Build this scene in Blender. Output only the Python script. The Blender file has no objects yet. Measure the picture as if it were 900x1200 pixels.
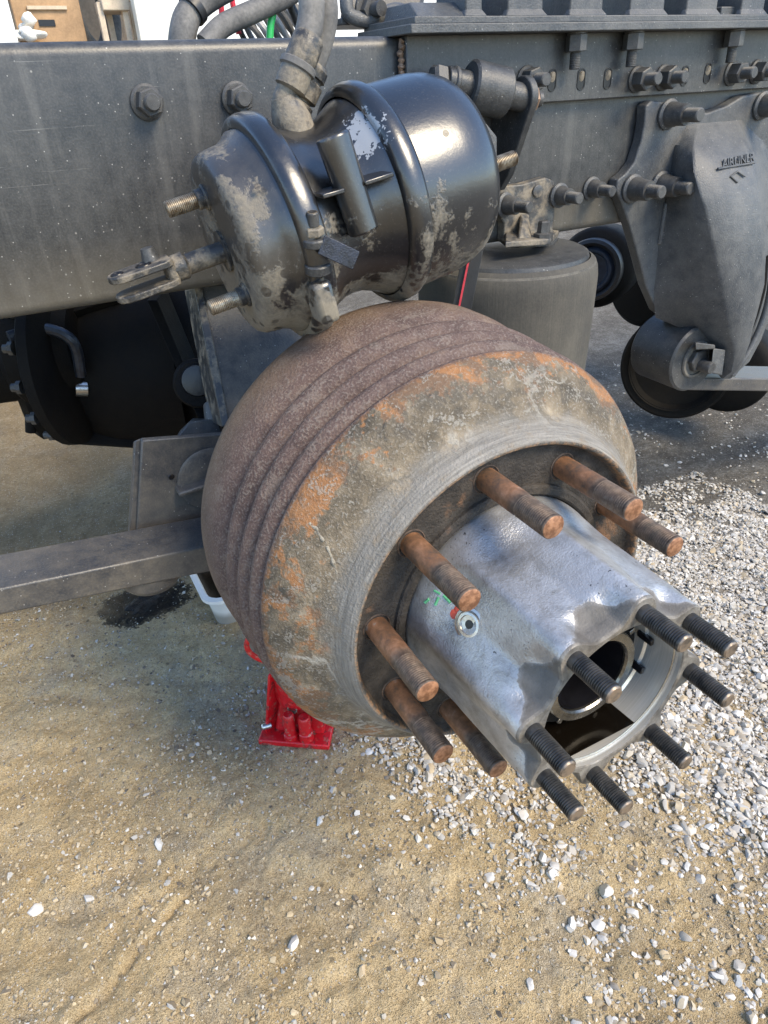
import bpy, math, random
import numpy as np
from mathutils import Vector, Matrix

# ---------------------------------------------------------------- camera, world, sun, exposure
SC = bpy.context.scene
COL = SC.collection
GZ = -480.0                                   # ground height in mm below the wheel hub centre (hub centre = 0,0,0; x along truck, y into it)
F_PX, YAW, PITCH, ROLL = 811.0, 0.462416, 0.555297, 0.046061
CAM = np.array([-347.6, -435.9, 444.7])
_f = np.array([math.sin(YAW)*math.cos(PITCH), math.cos(YAW)*math.cos(PITCH), -math.sin(PITCH)])
_r = np.array([math.cos(YAW), -math.sin(YAW), 0.0]); _d = np.cross(_f, _r)
_c, _s = math.cos(ROLL), math.sin(ROLL)
R0, D0 = _c*_r+_s*_d, -_s*_r+_c*_d

def W(p): return Vector((p[0]/1000, p[1]/1000, (p[2]-GZ)/1000))

cd = bpy.data.cameras.new('camera'); cam = bpy.data.objects.new('camera', cd); COL.objects.link(cam)
cd.sensor_fit = 'HORIZONTAL'; cd.sensor_width = 36.0; cd.lens = F_PX/900*36
cd.clip_start = 0.02; cd.clip_end = 2000
m = Matrix((( R0[0], -D0[0], -_f[0]), (R0[1], -D0[1], -_f[1]), (R0[2], -D0[2], -_f[2]))).to_4x4()
m.translation = W(CAM); cam.matrix_world = m
SC.camera = cam

SUN_EL, SUN_AZ = math.radians(47), math.radians(153)      # azimuth clockwise from +y seen from above
wd = bpy.data.worlds.new('World'); SC.world = wd; wd.use_nodes = True
nt = wd.node_tree; bg = nt.nodes['Background']; sky = nt.nodes.new('ShaderNodeTexSky')
sky.sky_type = 'NISHITA'; sky.sun_disc = False; sky.dust_density = 0.2; sky.ozone_density = 3.0; sky.sun_elevation = SUN_EL; sky.sun_rotation = SUN_AZ
nt.links.new(sky.outputs[0], bg.inputs[0]); bg.inputs[1].default_value = 0.10
sl = bpy.data.lights.new('sun', 'SUN'); sl.energy = 1.5; sl.angle = math.radians(26); sl.color = (1, 0.85, 0.62)
so = bpy.data.objects.new('sun', sl); COL.objects.link(so)
sd = Vector((math.sin(SUN_AZ)*math.cos(SUN_EL), math.cos(SUN_AZ)*math.cos(SUN_EL), math.sin(SUN_EL)))
so.rotation_euler = sd.to_track_quat('Z', 'Y').to_euler(); so.location = (0, 0, 6)
SC.view_settings.view_transform = 'Standard'; SC.view_settings.look = 'None'
SC.view_settings.exposure = 2.0; SC.view_settings.gamma = 1.0
SC.render.engine = 'CYCLES'

def P(u, v, y=None, z=None, x=None):          # the point of the place seen at a photograph pixel, at a known depth
    d = R0*((u-450)/F_PX)+D0*((v-600)/F_PX)+_f
    ax, val = (1, y) if y is not None else ((2, z) if z is not None else (0, x))
    t = (val-CAM[ax])/d[ax]
    return CAM+t*d
def PX(X):
    q = (np.asarray(X, float)-CAM)
    return 450+F_PX*(q@R0)/(q@_f), 600+F_PX*(q@D0)/(q@_f)

rng = np.random.default_rng(7); random.seed(7)

# ---------------------------------------------------------------- materials
class NB:
    def __init__(s, name):
        s.m = bpy.data.materials.new(name); s.m.use_nodes = True; s.t = s.m.node_tree
        s.b = s.t.nodes['Principled BSDF']; s.tc = s.t.nodes.new('ShaderNodeTexCoord')
        s.co = s.tc.outputs['Object']
    def n(s, typ, ins=None, **k):
        x = s.t.nodes.new(typ)
        for a, b in k.items(): setattr(x, a, b)
        for a, b in (ins or {}).items():
            if isinstance(b, bpy.types.NodeSocket): s.t.links.new(b, x.inputs[a])
            else: x.inputs[a].default_value = b
        return x
    def vary(s):                               # every copy gets its own patch of the pattern
        oi = s.n('ShaderNodeObjectInfo')
        v = s.n('ShaderNodeVectorMath', {0: oi.outputs['Random'], 1: (9.1, 3.7, 5.3)}, operation='MULTIPLY')
        a = s.n('ShaderNodeVectorMath', {0: s.tc.outputs['Object'], 1: v.outputs[0]}, operation='ADD')
        s.co = a.outputs[0]; return s
    def noise(s, sc, det=5, rough=.6, dist=0, co=None):
        return s.n('ShaderNodeTexNoise', {'Vector': co or s.co, 'Scale': sc, 'Detail': det, 'Roughness': rough, 'Distortion': dist}).outputs['Fac']
    def vor(s, sc, feat='F1', rnd=1.0, co=None):
        x = s.n('ShaderNodeTexVoronoi', {'Vector': co or s.co, 'Scale': sc, 'Randomness': rnd}, feature=feat)
        return x
    def ramp(s, fac, *st):
        x = s.n('ShaderNodeValToRGB', {'Fac': fac}); e = x.color_ramp.elements
        for i, (pos, c) in enumerate(st):
            if i > 1: e.new(pos)
            e[i].position = pos
            e[i].color = (c, c, c, 1) if isinstance(c, (int, float)) else (*c, 1)
        return x.outputs['Color']
    def mix(s, f, a, b, mode='MIX'):
        x = s.n('ShaderNodeMix', data_type='RGBA', blend_type=mode)
        for i, v in ((0, f), (6, a), (7, b)):
            if isinstance(v, bpy.types.NodeSocket): s.t.links.new(v, x.inputs[i])
            else: x.inputs[i].default_value = v if i == 0 else (*v, 1)
        return x.outputs[2]
    def math(s, op, a, b=0.0, c=0.0, clamp=False):
        return s.n('ShaderNodeMath', {0: a, 1: b, 2: c}, operation=op, use_clamp=clamp).outputs[0]
    def sep(s, co=None):
        return s.n('ShaderNodeSeparateXYZ', {0: co or s.co}).outputs
    def mul(s, a, b): return s.math('MULTIPLY', a, b)
    def bump(s, h, strength=.4, dist=.002, prev=None):
        ins = {'Height': h, 'Strength': strength, 'Distance': dist}
        if prev: ins['Normal'] = prev
        return s.n('ShaderNodeBump', ins).outputs[0]
    def out(s, col, rough=.5, metal=0.0, nrm=None, spec=None):
        for k, v in (('Base Color', col), ('Roughness', rough), ('Metallic', metal)):
            if isinstance(v, bpy.types.NodeSocket): s.t.links.new(v, s.b.inputs[k])
            else: s.b.inputs[k].default_value = (*v, 1) if k == 'Base Color' else v
        if nrm: s.t.links.new(nrm, s.b.inputs['Normal'])
        if spec is not None: s.b.inputs['Specular IOR Level'].default_value = spec
        return s.m

def dusty(name, base, dust=(.24, .232, .212), amount=.5, rough=.5, specks=True, cast=.25, metal=0.0, vary=False, scale=1.0, streak=False):
    b = NB(name)
    if vary: b.vary()
    n1 = b.noise(7*scale, 6, .65); n2 = b.noise(60*scale, 4, .7); n3 = b.noise(420*scale, 2, .5)
    f = b.ramp(b.math('ADD', b.mul(n1, .6), b.mul(n2, .4)), (.36, 0.0), (.70, amount))
    col = b.mix(f, base, dust)
    col = b.mix(b.mul(b.ramp(n3, (.45, 0.0), (.72, 1.0)), .22*amount+.04), col, dust)
    if streak:
        sp_ = b.sep()
        st = b.noise(1, 5, .7, co=b.n('ShaderNodeCombineXYZ', {0: b.mul(sp_[0], 34), 1: b.mul(sp_[1], 34), 2: b.mul(sp_[2], 2.5)}).outputs[0])
        col = b.mix(b.mul(b.ramp(st, (.54, 0.0), (.66, 1.0)), .13), col, dust)
        col = b.mix(b.mul(b.ramp(st, (.32, 1.0), (.42, 0.0)), .45), col, (.012, .012, .013))
        sc2 = b.noise(1, 3, .6, co=b.n('ShaderNodeCombineXYZ', {0: b.mul(sp_[0], 5), 1: 0, 2: b.mul(sp_[2], 260)}).outputs[0])
        col = b.mix(b.mul(b.ramp(sc2, (.70, 0.0), (.73, 1.0)), .35), col, (.30, .29, .27))
        low = b.ramp(b.math('MULTIPLY_ADD', n1, .10, sp_[2]), (.05, 1.0), (.13, 0.0))
        col = b.mix(b.mul(low, .35), col, (.20, .175, .13))
    if specks:
        v = b.vor(190*scale)
        pick = b.ramp(b.n('ShaderNodeSeparateColor', {0: v.outputs['Color']}).outputs[0], (.80, 0.0), (.83, 1.0))
        sp = b.mul(b.ramp(v.outputs['Distance'], (.08, 1.0), (.17, 0.0)), pick)
        col = b.mix(b.mul(sp, .55), col, (.50, .49, .46))
        v2 = b.vor(60*scale)
        pick2 = b.ramp(b.n('ShaderNodeSeparateColor', {0: v2.outputs['Color']}).outputs[1], (.88, 0.0), (.90, 1.0))
        sp2 = b.mul(b.ramp(v2.outputs['Distance'], (.03, 1.0), (.09, 0.0)), pick2)
        col = b.mix(b.mul(sp2, .45), col, (.46, .44, .40))
    r = b.math('ADD', rough, b.mul(f, .35), clamp=True)
    nr = b.bump(b.math('ADD', b.mul(n3, .7), b.mul(n2, .6)), cast, .0012)
    return b.out(col, r, metal, nr)

M_rail = dusty('dusty_black_frame_paint', (.017, .019, .022), amount=.27, rough=.36, cast=.22, streak=True)
M_black = dusty('dusty_black_iron', (.016, .018, .021), amount=.26, rough=.42, cast=.45)
M_cast = dusty('dusty_cast_iron', (.034, .039, .046), amount=.42, rough=.45, cast=.8)
M_bolt = dusty('dark_bolt_steel', (.022, .023, .025), amount=.32, rough=.42, cast=.3, vary=True, scale=2.5)
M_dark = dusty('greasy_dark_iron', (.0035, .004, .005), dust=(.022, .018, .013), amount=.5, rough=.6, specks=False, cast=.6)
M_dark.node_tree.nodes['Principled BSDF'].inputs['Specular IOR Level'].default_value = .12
M_bar = dusty('dusty_spring_steel', (.028, .032, .040), dust=(.22, .19, .145), amount=.5, rough=.34, cast=.5)
M_rubber = dusty('dusty_rubber', (.035, .034, .032), dust=(.24, .22, .185), amount=.75, rough=.75, specks=False, cast=.3)
M_bellow = None
def mk_bellow():
    b = NB('dusty_bellows_rubber'); sx = b.sep()
    ang = b.math('ARCTAN2', sx[1], sx[0])
    st = b.noise(1, 3, .6, co=b.n('ShaderNodeCombineXYZ', {0: b.mul(ang, 45), 1: b.mul(sx[2], 5), 2: 0}).outputs[0])
    n1 = b.noise(11, 5); n2 = b.noise(300, 2)
    f = b.math('ADD', b.mul(st, .22), b.math('ADD', b.mul(n1, .62), b.mul(n2, .2)))
    col = b.ramp(f, (.36, (.036, .035, .032)), (.72, (.105, .095, .076)))
    return b.out(col, .85, 0, b.bump(b.math('ADD', st, n2), .3, .0008))
M_bellow = mk_bellow()

def mk_chamber():
    b = NB('muddy_gloss_black_paint'); s = b.sep()
    n1 = b.noise(11, 6, .62, .4); n2 = b.noise(34, 5, .6); n3 = b.noise(260, 3, .6)
    # mud splashed over the underside and the pushrod end
    low = b.math('MULTIPLY_ADD', s[2], -8.0, .42)
    left = b.math('MULTIPLY_ADD', s[0], -7.2, .16)
    z = b.math('MAXIMUM', low, left)
    v = b.math('ADD', z, b.math('MULTIPLY_ADD', n1, 2.6, -1.42))
    v = b.math('ADD', v, b.math('MULTIPLY_ADD', n2, .9, -.45)); v = b.math('ADD', v, b.math('MULTIPLY_ADD', n3, .5, -.25))
    mud = b.ramp(v, (.40, 0.0), (.50, .45), (.80, 1.0))
    vo = b.vor(78, 'SMOOTH_F1'); spot = b.ramp(vo.outputs['Distance'], (.25, 1.0), (.33, 0.0))
    pk = b.ramp(b.n('ShaderNodeSeparateColor', {0: vo.outputs['Color']}).outputs[0], (.30, 0.0), (.36, 1.0))
    mud = b.math('MULTIPLY', mud, b.math('SUBTRACT', 1.0, b.mul(b.mul(spot, pk), .9), clamp=True))
    mudc = b.mix(n3, (.12, .103, .075), (.24, .208, .155))
    film = b.mul(b.ramp(b.noise(5, 4), (.4, 0.0), (.7, 1.0)), .05)
    paint = b.mix(film, (.006, .0065, .008), (.20, .19, .165))
    lf = b.mul(b.ramp(b.math('ADD', b.mul(s[0], -5.0), b.math('ADD', n1, b.mul(n2, .6))), (.80, 0.0), (1.35, 1.0)), .17)
    paint = b.mix(lf, paint, (.17, .145, .11))
    paint = b.mix(b.mul(b.ramp(b.noise(520, 2), (.62, 0.0), (.7, 1.0)), .15), paint, (.2, .19, .17))
    # scuffed pale primer on the shoulder of the spring housing
    d = b.n('ShaderNodeVectorMath', {0: b.co, 1: (.080, -.058, .082)}, operation='DISTANCE').outputs['Value']
    sc = b.math('ADD', b.mul(d, -26), b.math('ADD', b.mul(b.noise(55, 6, .7), 1.7), b.mul(b.noise(180, 2), .8)))
    scm = b.math('MULTIPLY', b.ramp(b.math('ADD', sc, b.mul(n3, .5)), (.98, 0.0), (1.25, 1.0)), .55)
    paint = b.mix(scm, paint, (.42, .45, .49))
    col = b.mix(mud, paint, mudc)
    r = b.math('ADD', b.math('MULTIPLY_ADD', lf, .7, .27), b.math('ADD', b.mul(mud, .65), b.mul(film, .7)), clamp=True)
    b.b.inputs['Coat Weight'].default_value = .2; b.b.inputs['Coat Roughness'].default_value = .2
    return b.out(col, r, 0, b.bump(b.math('ADD', b.mul(mud, 1.4), b.mul(n3, .35)), .4, .001), .9)
M_chamber = mk_chamber()
def mk_mud(name, base, f0=.42, vary=True):
    b = NB(name)
    if vary: b.vary()
    n = b.noise(48, 5, .65); n2 = b.noise(330, 3)
    f = b.ramp(n, (f0-.04, 0.0), (f0+.16, 1.0))
    mud = b.mix(n2, (.13, .108, .078), (.29, .25, .19))
    return b.out(b.mix(f, base, mud), b.math('MULTIPLY_ADD', f, .4, .4), 0, b.bump(b.math('ADD', f, n2), .4, .0012))
M_mudsteel = mk_mud('muddy_black_steel', (.03, .03, .03), .5)
M_mudfit = mk_mud('mud_caked_fitting', (.06, .055, .05), .36)
M_airbr = mk_mud('mud_caked_casting', (.05, .05, .05), .45)
def mk_hose():
    b = NB('dusty_hose_rubber'); n = b.noise(25, 5); n2 = b.noise(240, 3)
    f = b.math('ADD', b.mul(n, .7), b.mul(n2, .35))
    return b.out(b.ramp(f, (.35, (.055, .055, .055)), (.72, (.20, .19, .175))), .7, 0, b.bump(n2, .25, .001))
M_hose = mk_hose()

def mk_drum():
    b = NB('rusty_cast_drum'); s = b.sep()
    r = b.math('SQRT', b.math('ADD', b.mul(s[0], s[0]), b.mul(s[2], s[2])))
    ang = b.math('ARCTAN2', s[2], s[0])
    n1 = b.noise(13, 7, .62, .3); n2 = b.noise(46, 6, .65); n3 = b.noise(420, 3, .6); n4 = b.noise(130, 4, .6)
    # ribbed band: purple brown scale with pale grains
    rib = b.ramp(b.math('ADD', b.mul(n2, .55), b.mul(n1, .45)), (.34, (.062, .039, .034)), (.52, (.112, .073, .061)), (.70, (.165, .112, .082)))
    rib = b.mix(b.mul(b.ramp(n3, (.50, 0.0), (.70, 1.0)), .45), rib, (.27, .235, .205))
    rib = b.mix(b.mul(b.ramp(n3, (.30, 1.0), (.46, 0.0)), .35), rib, (.035, .028, .026))
    flr = b.ramp(b.math('ADD', b.mul(b.noise(28, 7, .7, .6), .7), b.mul(n3, .3)), (.53, 0.0), (.57, 1.0))
    rib = b.mix(b.mul(flr, .35), rib, (.20, .165, .135))
    rib = b.mix(b.mul(b.ramp(b.math('MULTIPLY_ADD', n1, .05, s[1]), (.205, 0.0), (.262, 1.0)), .5), rib, (.21, .145, .085))
    # front shoulder: orange rust, grey iron and pale lime runs
    base = b.ramp(b.math('ADD', b.mul(n1, .5), b.mul(n2, .5)), (.36, (.052, .043, .030)), (.50, (.145, .115, .077)), (.68, (.31, .255, .18)))
    edge = b.math('MULTIPLY_ADD', s[1], 10.5, -.50)
    orust = b.ramp(b.math('ADD', b.math('MULTIPLY_ADD', n1, 1.9, -.90), b.math('ADD', edge, b.mul(n4, .75))), (.36, 0.0), (.46, 1.0))
    base = b.mix(b.mul(orust, .85), base, b.mix(n4, (.20, .075, .022), (.37, .175, .065)))
    dark = b.ramp(b.math('ADD', b.mul(b.noise(15, 5, .6, .8), .75), b.mul(n4, .25)), (.50, 0.0), (.545, 1.0))
    base = b.mix(b.mul(dark, .65), base, (.07, .062, .05))
    vein = b.math('ABSOLUTE', b.math('SUBTRACT', b.noise(9, 6, .6, .6), .5))
    base = b.mix(b.mul(b.ramp(vein, (.006, 1.0), (.022, 0.0)), b.mul(b.ramp(b.noise(6, 2), (.48, 0.0), (.58, 1.0)), .75)), base, (.38, .36, .31))
    base = b.mix(b.mul(b.ramp(n3, (.52, 0.0), (.68, 1.0)), .35), base, (.36, .33, .28))
    flk = b.ramp(b.math('ADD', b.mul(b.noise(34, 8, .72, .5), .7), b.mul(n3, .3)), (.545, 0.0), (.57, 1.0))
    base = b.mix(b.mul(flk, .55), base, b.mix(n4, (.20, .19, .165), (.36, .335, .285)))
    # smooth grey collar round the opening, brushed in rings
    strk = b.noise(1, 4, .7, co=b.n('ShaderNodeCombineXYZ', {0: b.mul(r, 520), 1: b.mul(ang, 3), 2: b.mul(s[1], 300)}).outputs[0])
    coll = b.ramp(strk, (.3, (.12, .112, .098)), (.7, (.30, .28, .245)))
    coll = b.mix(b.mul(b.ramp(n2, (.56, 0.0), (.66, 1.0)), .6), coll, (.20, .15, .095))
    cm = b.ramp(b.math('ADD', r, b.math('MULTIPLY_ADD', n2, .030, -.015)), (.178, .9), (.193, 0.0))
    fr = b.mix(cm, base, coll)
    # rusty lip and black recessed web inside it
    lip = b.mix(b.ramp(n4, (.45, 0.0), (.58, 1.0)), (.09, .078, .065), (.30, .17, .085))
    lm = b.ramp(r, (.1685, 1.0), (.1705, 0.0))
    fr = b.mix(lm, fr, lip)
    web = b.ramp(b.math('ADD', b.mul(n2, .6), b.mul(n1, .4)), (.36, (.012, .011, .010)), (.68, (.075, .063, .052)))
    web = b.mix(b.mul(b.ramp(n1, (.60, 0.0), (.66, 1.0)), .7), web, (.20, .105, .055))
    fr = b.mix(b.ramp(r, (.1645, 1.0), (.1665, 0.0)), fr, web)
    band = b.ramp(b.math('MULTIPLY_ADD', n4, .006, s[1]), (.0640, 0.0), (.0665, 1.0))
    col = b.mix(band, fr, rib)
    nb = b.bump(n3, .9, .0018); nb = b.bump(n2, .35, .003, nb); nb = b.bump(flk, .3, .0008, nb); nb = b.bump(b.noise(260, 4, .7), .35, .0012, nb)
    nb = b.bump(b.math('ADD', n4, b.mul(n1, 1.5)), .3, .002, nb)
    return b.out(col, .72, 0.0, nb, .35)
M_drum = mk_drum()

def mk_hub():
    b = NB('weathered_aluminium'); s = b.sep()
    n1 = b.noise(14, 6, .6, .5); n2 = b.noise(70, 5, .65); n3 = b.noise(520, 3)
    col = b.ramp(b.math('ADD', b.mul(n1, .55), b.mul(n2, .45)), (.34, (.25, .245, .235)), (.50, (.42, .42, .42)), (.74, (.58, .58, .58)))
    sm = b.ramp(b.noise(26, 8, .75, 1.2), (.54, 0.0), (.60, 1.0))
    col = b.mix(b.mul(sm, .38), col, (.25, .235, .20))
    col = b.mix(b.mul(b.ramp(n3, (.6, 0.0), (.7, 1.0)), .35), col, (.25, .24, .22))
    pit = b.mul(b.ramp(b.noise(240, 2), (.68, 0.0), (.71, 1.0)), b.ramp(b.noise(16, 2), (.52, 0.0), (.62, 1.0)))
    col = b.mix(b.mul(pit, .85), col, (.05, .05, .05))
    # dark cast pockets between the stud bosses
    ang = b.math('ARCTAN2', s[2], s[0])
    lens = b.math('MULTIPLY_ADD', b.math('COSINE', b.math('MULTIPLY', b.math('ADD', ang, .1301), 8.0)), -.5, .5)
    yb = b.math('MULTIPLY_ADD', lens, .034, b.math('MULTIPLY_ADD', n2, .012, s[1]))
    pk = b.ramp(b.math('MULTIPLY_ADD', yb, -30.0, -3.97), (.02, 1.0), (.10, 0.0))
    pk = b.math('SUBTRACT', 1.0, pk)
    g = b.math('MULTIPLY', b.ramp(b.math('MULTIPLY', b.math('SUBTRACT', b.mul(s[1], -1.0), b.math('MULTIPLY_ADD', lens, -.031, b.math('MULTIPLY_ADD', n2, .010, .1490))), 100.0), (.0, 0.0), (.12, .75), (.45, 1.0)), b.ramp(lens, (.05, 0.0), (.16, 1.0)))
    col = b.mix(b.mul(g, .90), col, b.mix(n2, (.040, .037, .032), (.115, .102, .085)))
    face = b.ramp(s[1], (-.1569+.5, 1.0), (-.1565+.5, 0.0))
    old = b.math('LESS_THAN', s[1], -.1545)
    fc = b.ramp(n2, (.38, (.085, .075, .062)), (.62, (.21, .19, .16)))
    col = b.mix(b.mul(old, .88), col, fc)
    rough = b.math('ADD', .31, b.math('ADD', b.mul(n1, .16), b.mul(g, .3)))
    met = b.math('MULTIPLY', b.math('SUBTRACT', 1.0, b.math('MAXIMUM', g, b.mul(old, .8)), clamp=True), .62)
    nr = b.bump(n3, .6, .0010); nr = b.bump(n2, .30, .0014, nr); return b.out(col, rough, met, nr)
M_hub = mk_hub()
def mk_bore():
    b = NB('machined_bore_steel'); s = b.sep(); n = b.noise(30, 3)
    st = b.noise(1, 3, co=b.n('ShaderNodeCombineXYZ', {0: b.mul(s[1], 900), 1: 0, 2: 0}).outputs[0])
    return b.out(b.ramp(st, (.3, (.58, .56, .51)), (.7, (.82, .80, .75))), b.math('MULTIPLY_ADD', n, .12, .18), .6)
M_bore = mk_bore()
def mk_stud():
    b = NB('rusty_wheel_stud').vary(); s = b.sep(b.tc.outputs['Object'])
    n1 = b.noise(42, 6, .65, .4); n2 = b.noise(160, 4); n3 = b.noise(500, 2)
    col = b.ramp(b.math('ADD', b.mul(n1, .7), b.mul(n2, .3)), (.38, (.085, .058, .040)), (.50, (.20, .098, .048)), (.60, (.30, .155, .085)), (.68, (.33, .30, .27)))
    tip = b.ramp(b.math('MULTIPLY_ADD', n1, .03, s[2]), (.055, 0.0), (.063, 1.0))
    dk = b.ramp(n2, (.4, (.055, .045, .036)), (.65, (.13, .105, .08)))
    col = b.mix(b.mul(tip, .82), col, dk)
    endm = b.math('GREATER_THAN', s[2], .0878)
    col = b.mix(endm, col, b.ramp(n2, (.4, (.17, .075, .035)), (.6, (.34, .17, .09))))
    return b.out(col, .58, .25, b.bump(b.math('ADD', n3, n2), .35, .0008))
M_stud = mk_stud()
def mk_dstud():
    b = NB('dark_flange_stud').vary(); s = b.sep(b.tc.outputs['Object']); n = b.noise(90, 5); n3 = b.noise(500, 2)
    col = b.ramp(n, (.38, (.028, .030, .033)), (.62, (.085, .082, .078)))
    endm = b.math('GREATER_THAN', s[2], .0408)
    col = b.mix(b.mul(endm, b.ramp(n, (.4, .2), (.55, .9))), col, (.25, .19, .14))
    return b.out(col, .38, .5, b.bump(n3, .2, .0004))
M_dstud = mk_dstud()
def mk_zinc():
    b = NB('dirty_zinc_thread').vary(); n = b.noise(70, 5)
    return b.out(b.ramp(n, (.36, (.13, .095, .06)), (.55, (.34, .30, .235)), (.7, (.50, .46, .38))), .42, .55)
M_zinc = mk_zinc()
def mk_plain(name, col, rough=.5, metal=0.0, var=.25, sc=30, bump=.15):
    b = NB(name); n = b.noise(sc, 5); n2 = b.noise(sc*9, 3)
    c2 = tuple(max(0, c*(1-var*1.6)) for c in col); c3 = tuple(min(1, c*(1+var)) for c in col)
    return b.out(b.ramp(b.math('ADD', b.mul(n, .7), b.mul(n2, .3)), (.34, c2), (.66, c3)), b.math('MULTIPLY_ADD', n, .2, rough-.1), metal, b.bump(n2, bump, .001))
def mk_red():
    b = NB('scuffed_red_paint'); n = b.noise(28, 6, .65); n2 = b.noise(130, 4); n3 = b.noise(60, 5, .7)
    c = b.ramp(n, (.3, (.42, .006, .010)), (.65, (.62, .010, .016)))
    gr = b.ramp(n3, (.55, 0.0), (.64, 1.0))
    c = b.mix(b.mul(gr, .75), c, (.055, .020, .016))
    c = b.mix(b.mul(b.ramp(n2, (.57, 0.0), (.66, 1.0)), .45), c, (.36, .27, .19))
    return b.out(c, b.math('MULTIPLY_ADD', gr, .4, .30), 0, b.bump(n2, .2, .001))
M_red = mk_red()
M_bluegrey2 = mk_plain('blue_grey_pipe', (.04, .05, .07), .4, .2, .5, 10)
M_silver = mk_plain('worn_bare_steel', (.55, .53, .5), .3, .9)
M_white = mk_plain('white_paint', (.78, .77, .73), .45, 0, .06, 8)
M_cream = mk_plain('cream_panel', (.72, .68, .58), .6, 0, .08, 8)
M_brown = mk_plain('brown_cardboard', (.42, .27, .15), .8, 0, .2, 14)
M_wood = mk_plain('pale_timber', (.56, .46, .34), .7, 0, .18, 20)
M_grey = mk_plain('dull_grey_panel', (.13, .13, .13), .6, 0, .2, 14)
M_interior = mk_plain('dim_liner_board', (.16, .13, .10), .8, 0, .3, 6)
M_green = mk_plain('green_nylon_tube', (.03, .42, .10), .35, 0, .1)
M_redtube = mk_plain('red_nylon_tube', (.55, .03, .05), .35, 0, .1)
M_blacktube = mk_plain('black_nylon_tube', (.02, .02, .022), .45, 0, .2)
M_coil = mk_plain('grey_coil_tube', (.40, .41, .42), .4, 0, .15)
M_strip = mk_plain('black_strip', (.03, .03, .03), .5, 0, .2)
M_stripred = mk_plain('red_print', (.58, .05, .07), .5, 0, .2, 90)
M_stripwhite = mk_plain('white_print', (.72, .66, .62), .5, 0, .15, 90)
M_tag = mk_plain('blue_grey_tag', (.015, .020, .034), .45, 0, .6, 60, .6)
M_paintgreen = mk_plain('green_paint_dab', (.10, .40, .20), .6, 0, .3, 60)
M_paintred = mk_plain('orange_red_paint_dab', (.62, .09, .05), .6, 0, .2, 60)
M_rustnut = mk_plain('rusty_nut_steel', (.23, .15, .10), .6, .2, .4, 60, .4)
M_void = mk_plain('void_black', (.006, .006, .008), .35, 0, .3)  # near-black: shade inside holes put into the colour; lock tabs share it
M_spindle = mk_plain('oiled_steel', (.22, .21, .19), .25, .9, .35, 30)
def mk_pan():
    b = NB('translucent_white_plastic'); s = b.sep(); n = b.noise(16, 4)
    f = b.ramp(b.math('MULTIPLY_ADD', n, .02, s[2]), (.030, 0.0), (.050, 1.0))
    col = b.mix(f, (.30, .28, .24), (.74, .73, .69))
    b.b.inputs['Subsurface Weight'].default_value = 0.0
    return b.out(col, .4)
M_pan = mk_pan()
def mk_oil():
    b = NB('oil_soaked_earth'); n = b.noise(70, 5, .7); n2 = b.noise(26, 4)
    return b.out(b.ramp(n, (.4, (.005, .0045, .004)), (.75, (.030, .024, .018))), b.ramp(n2, (.4, .35), (.6, .8)), 0, b.bump(n, .9, .010), .2)
M_oil = mk_oil()

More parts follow.
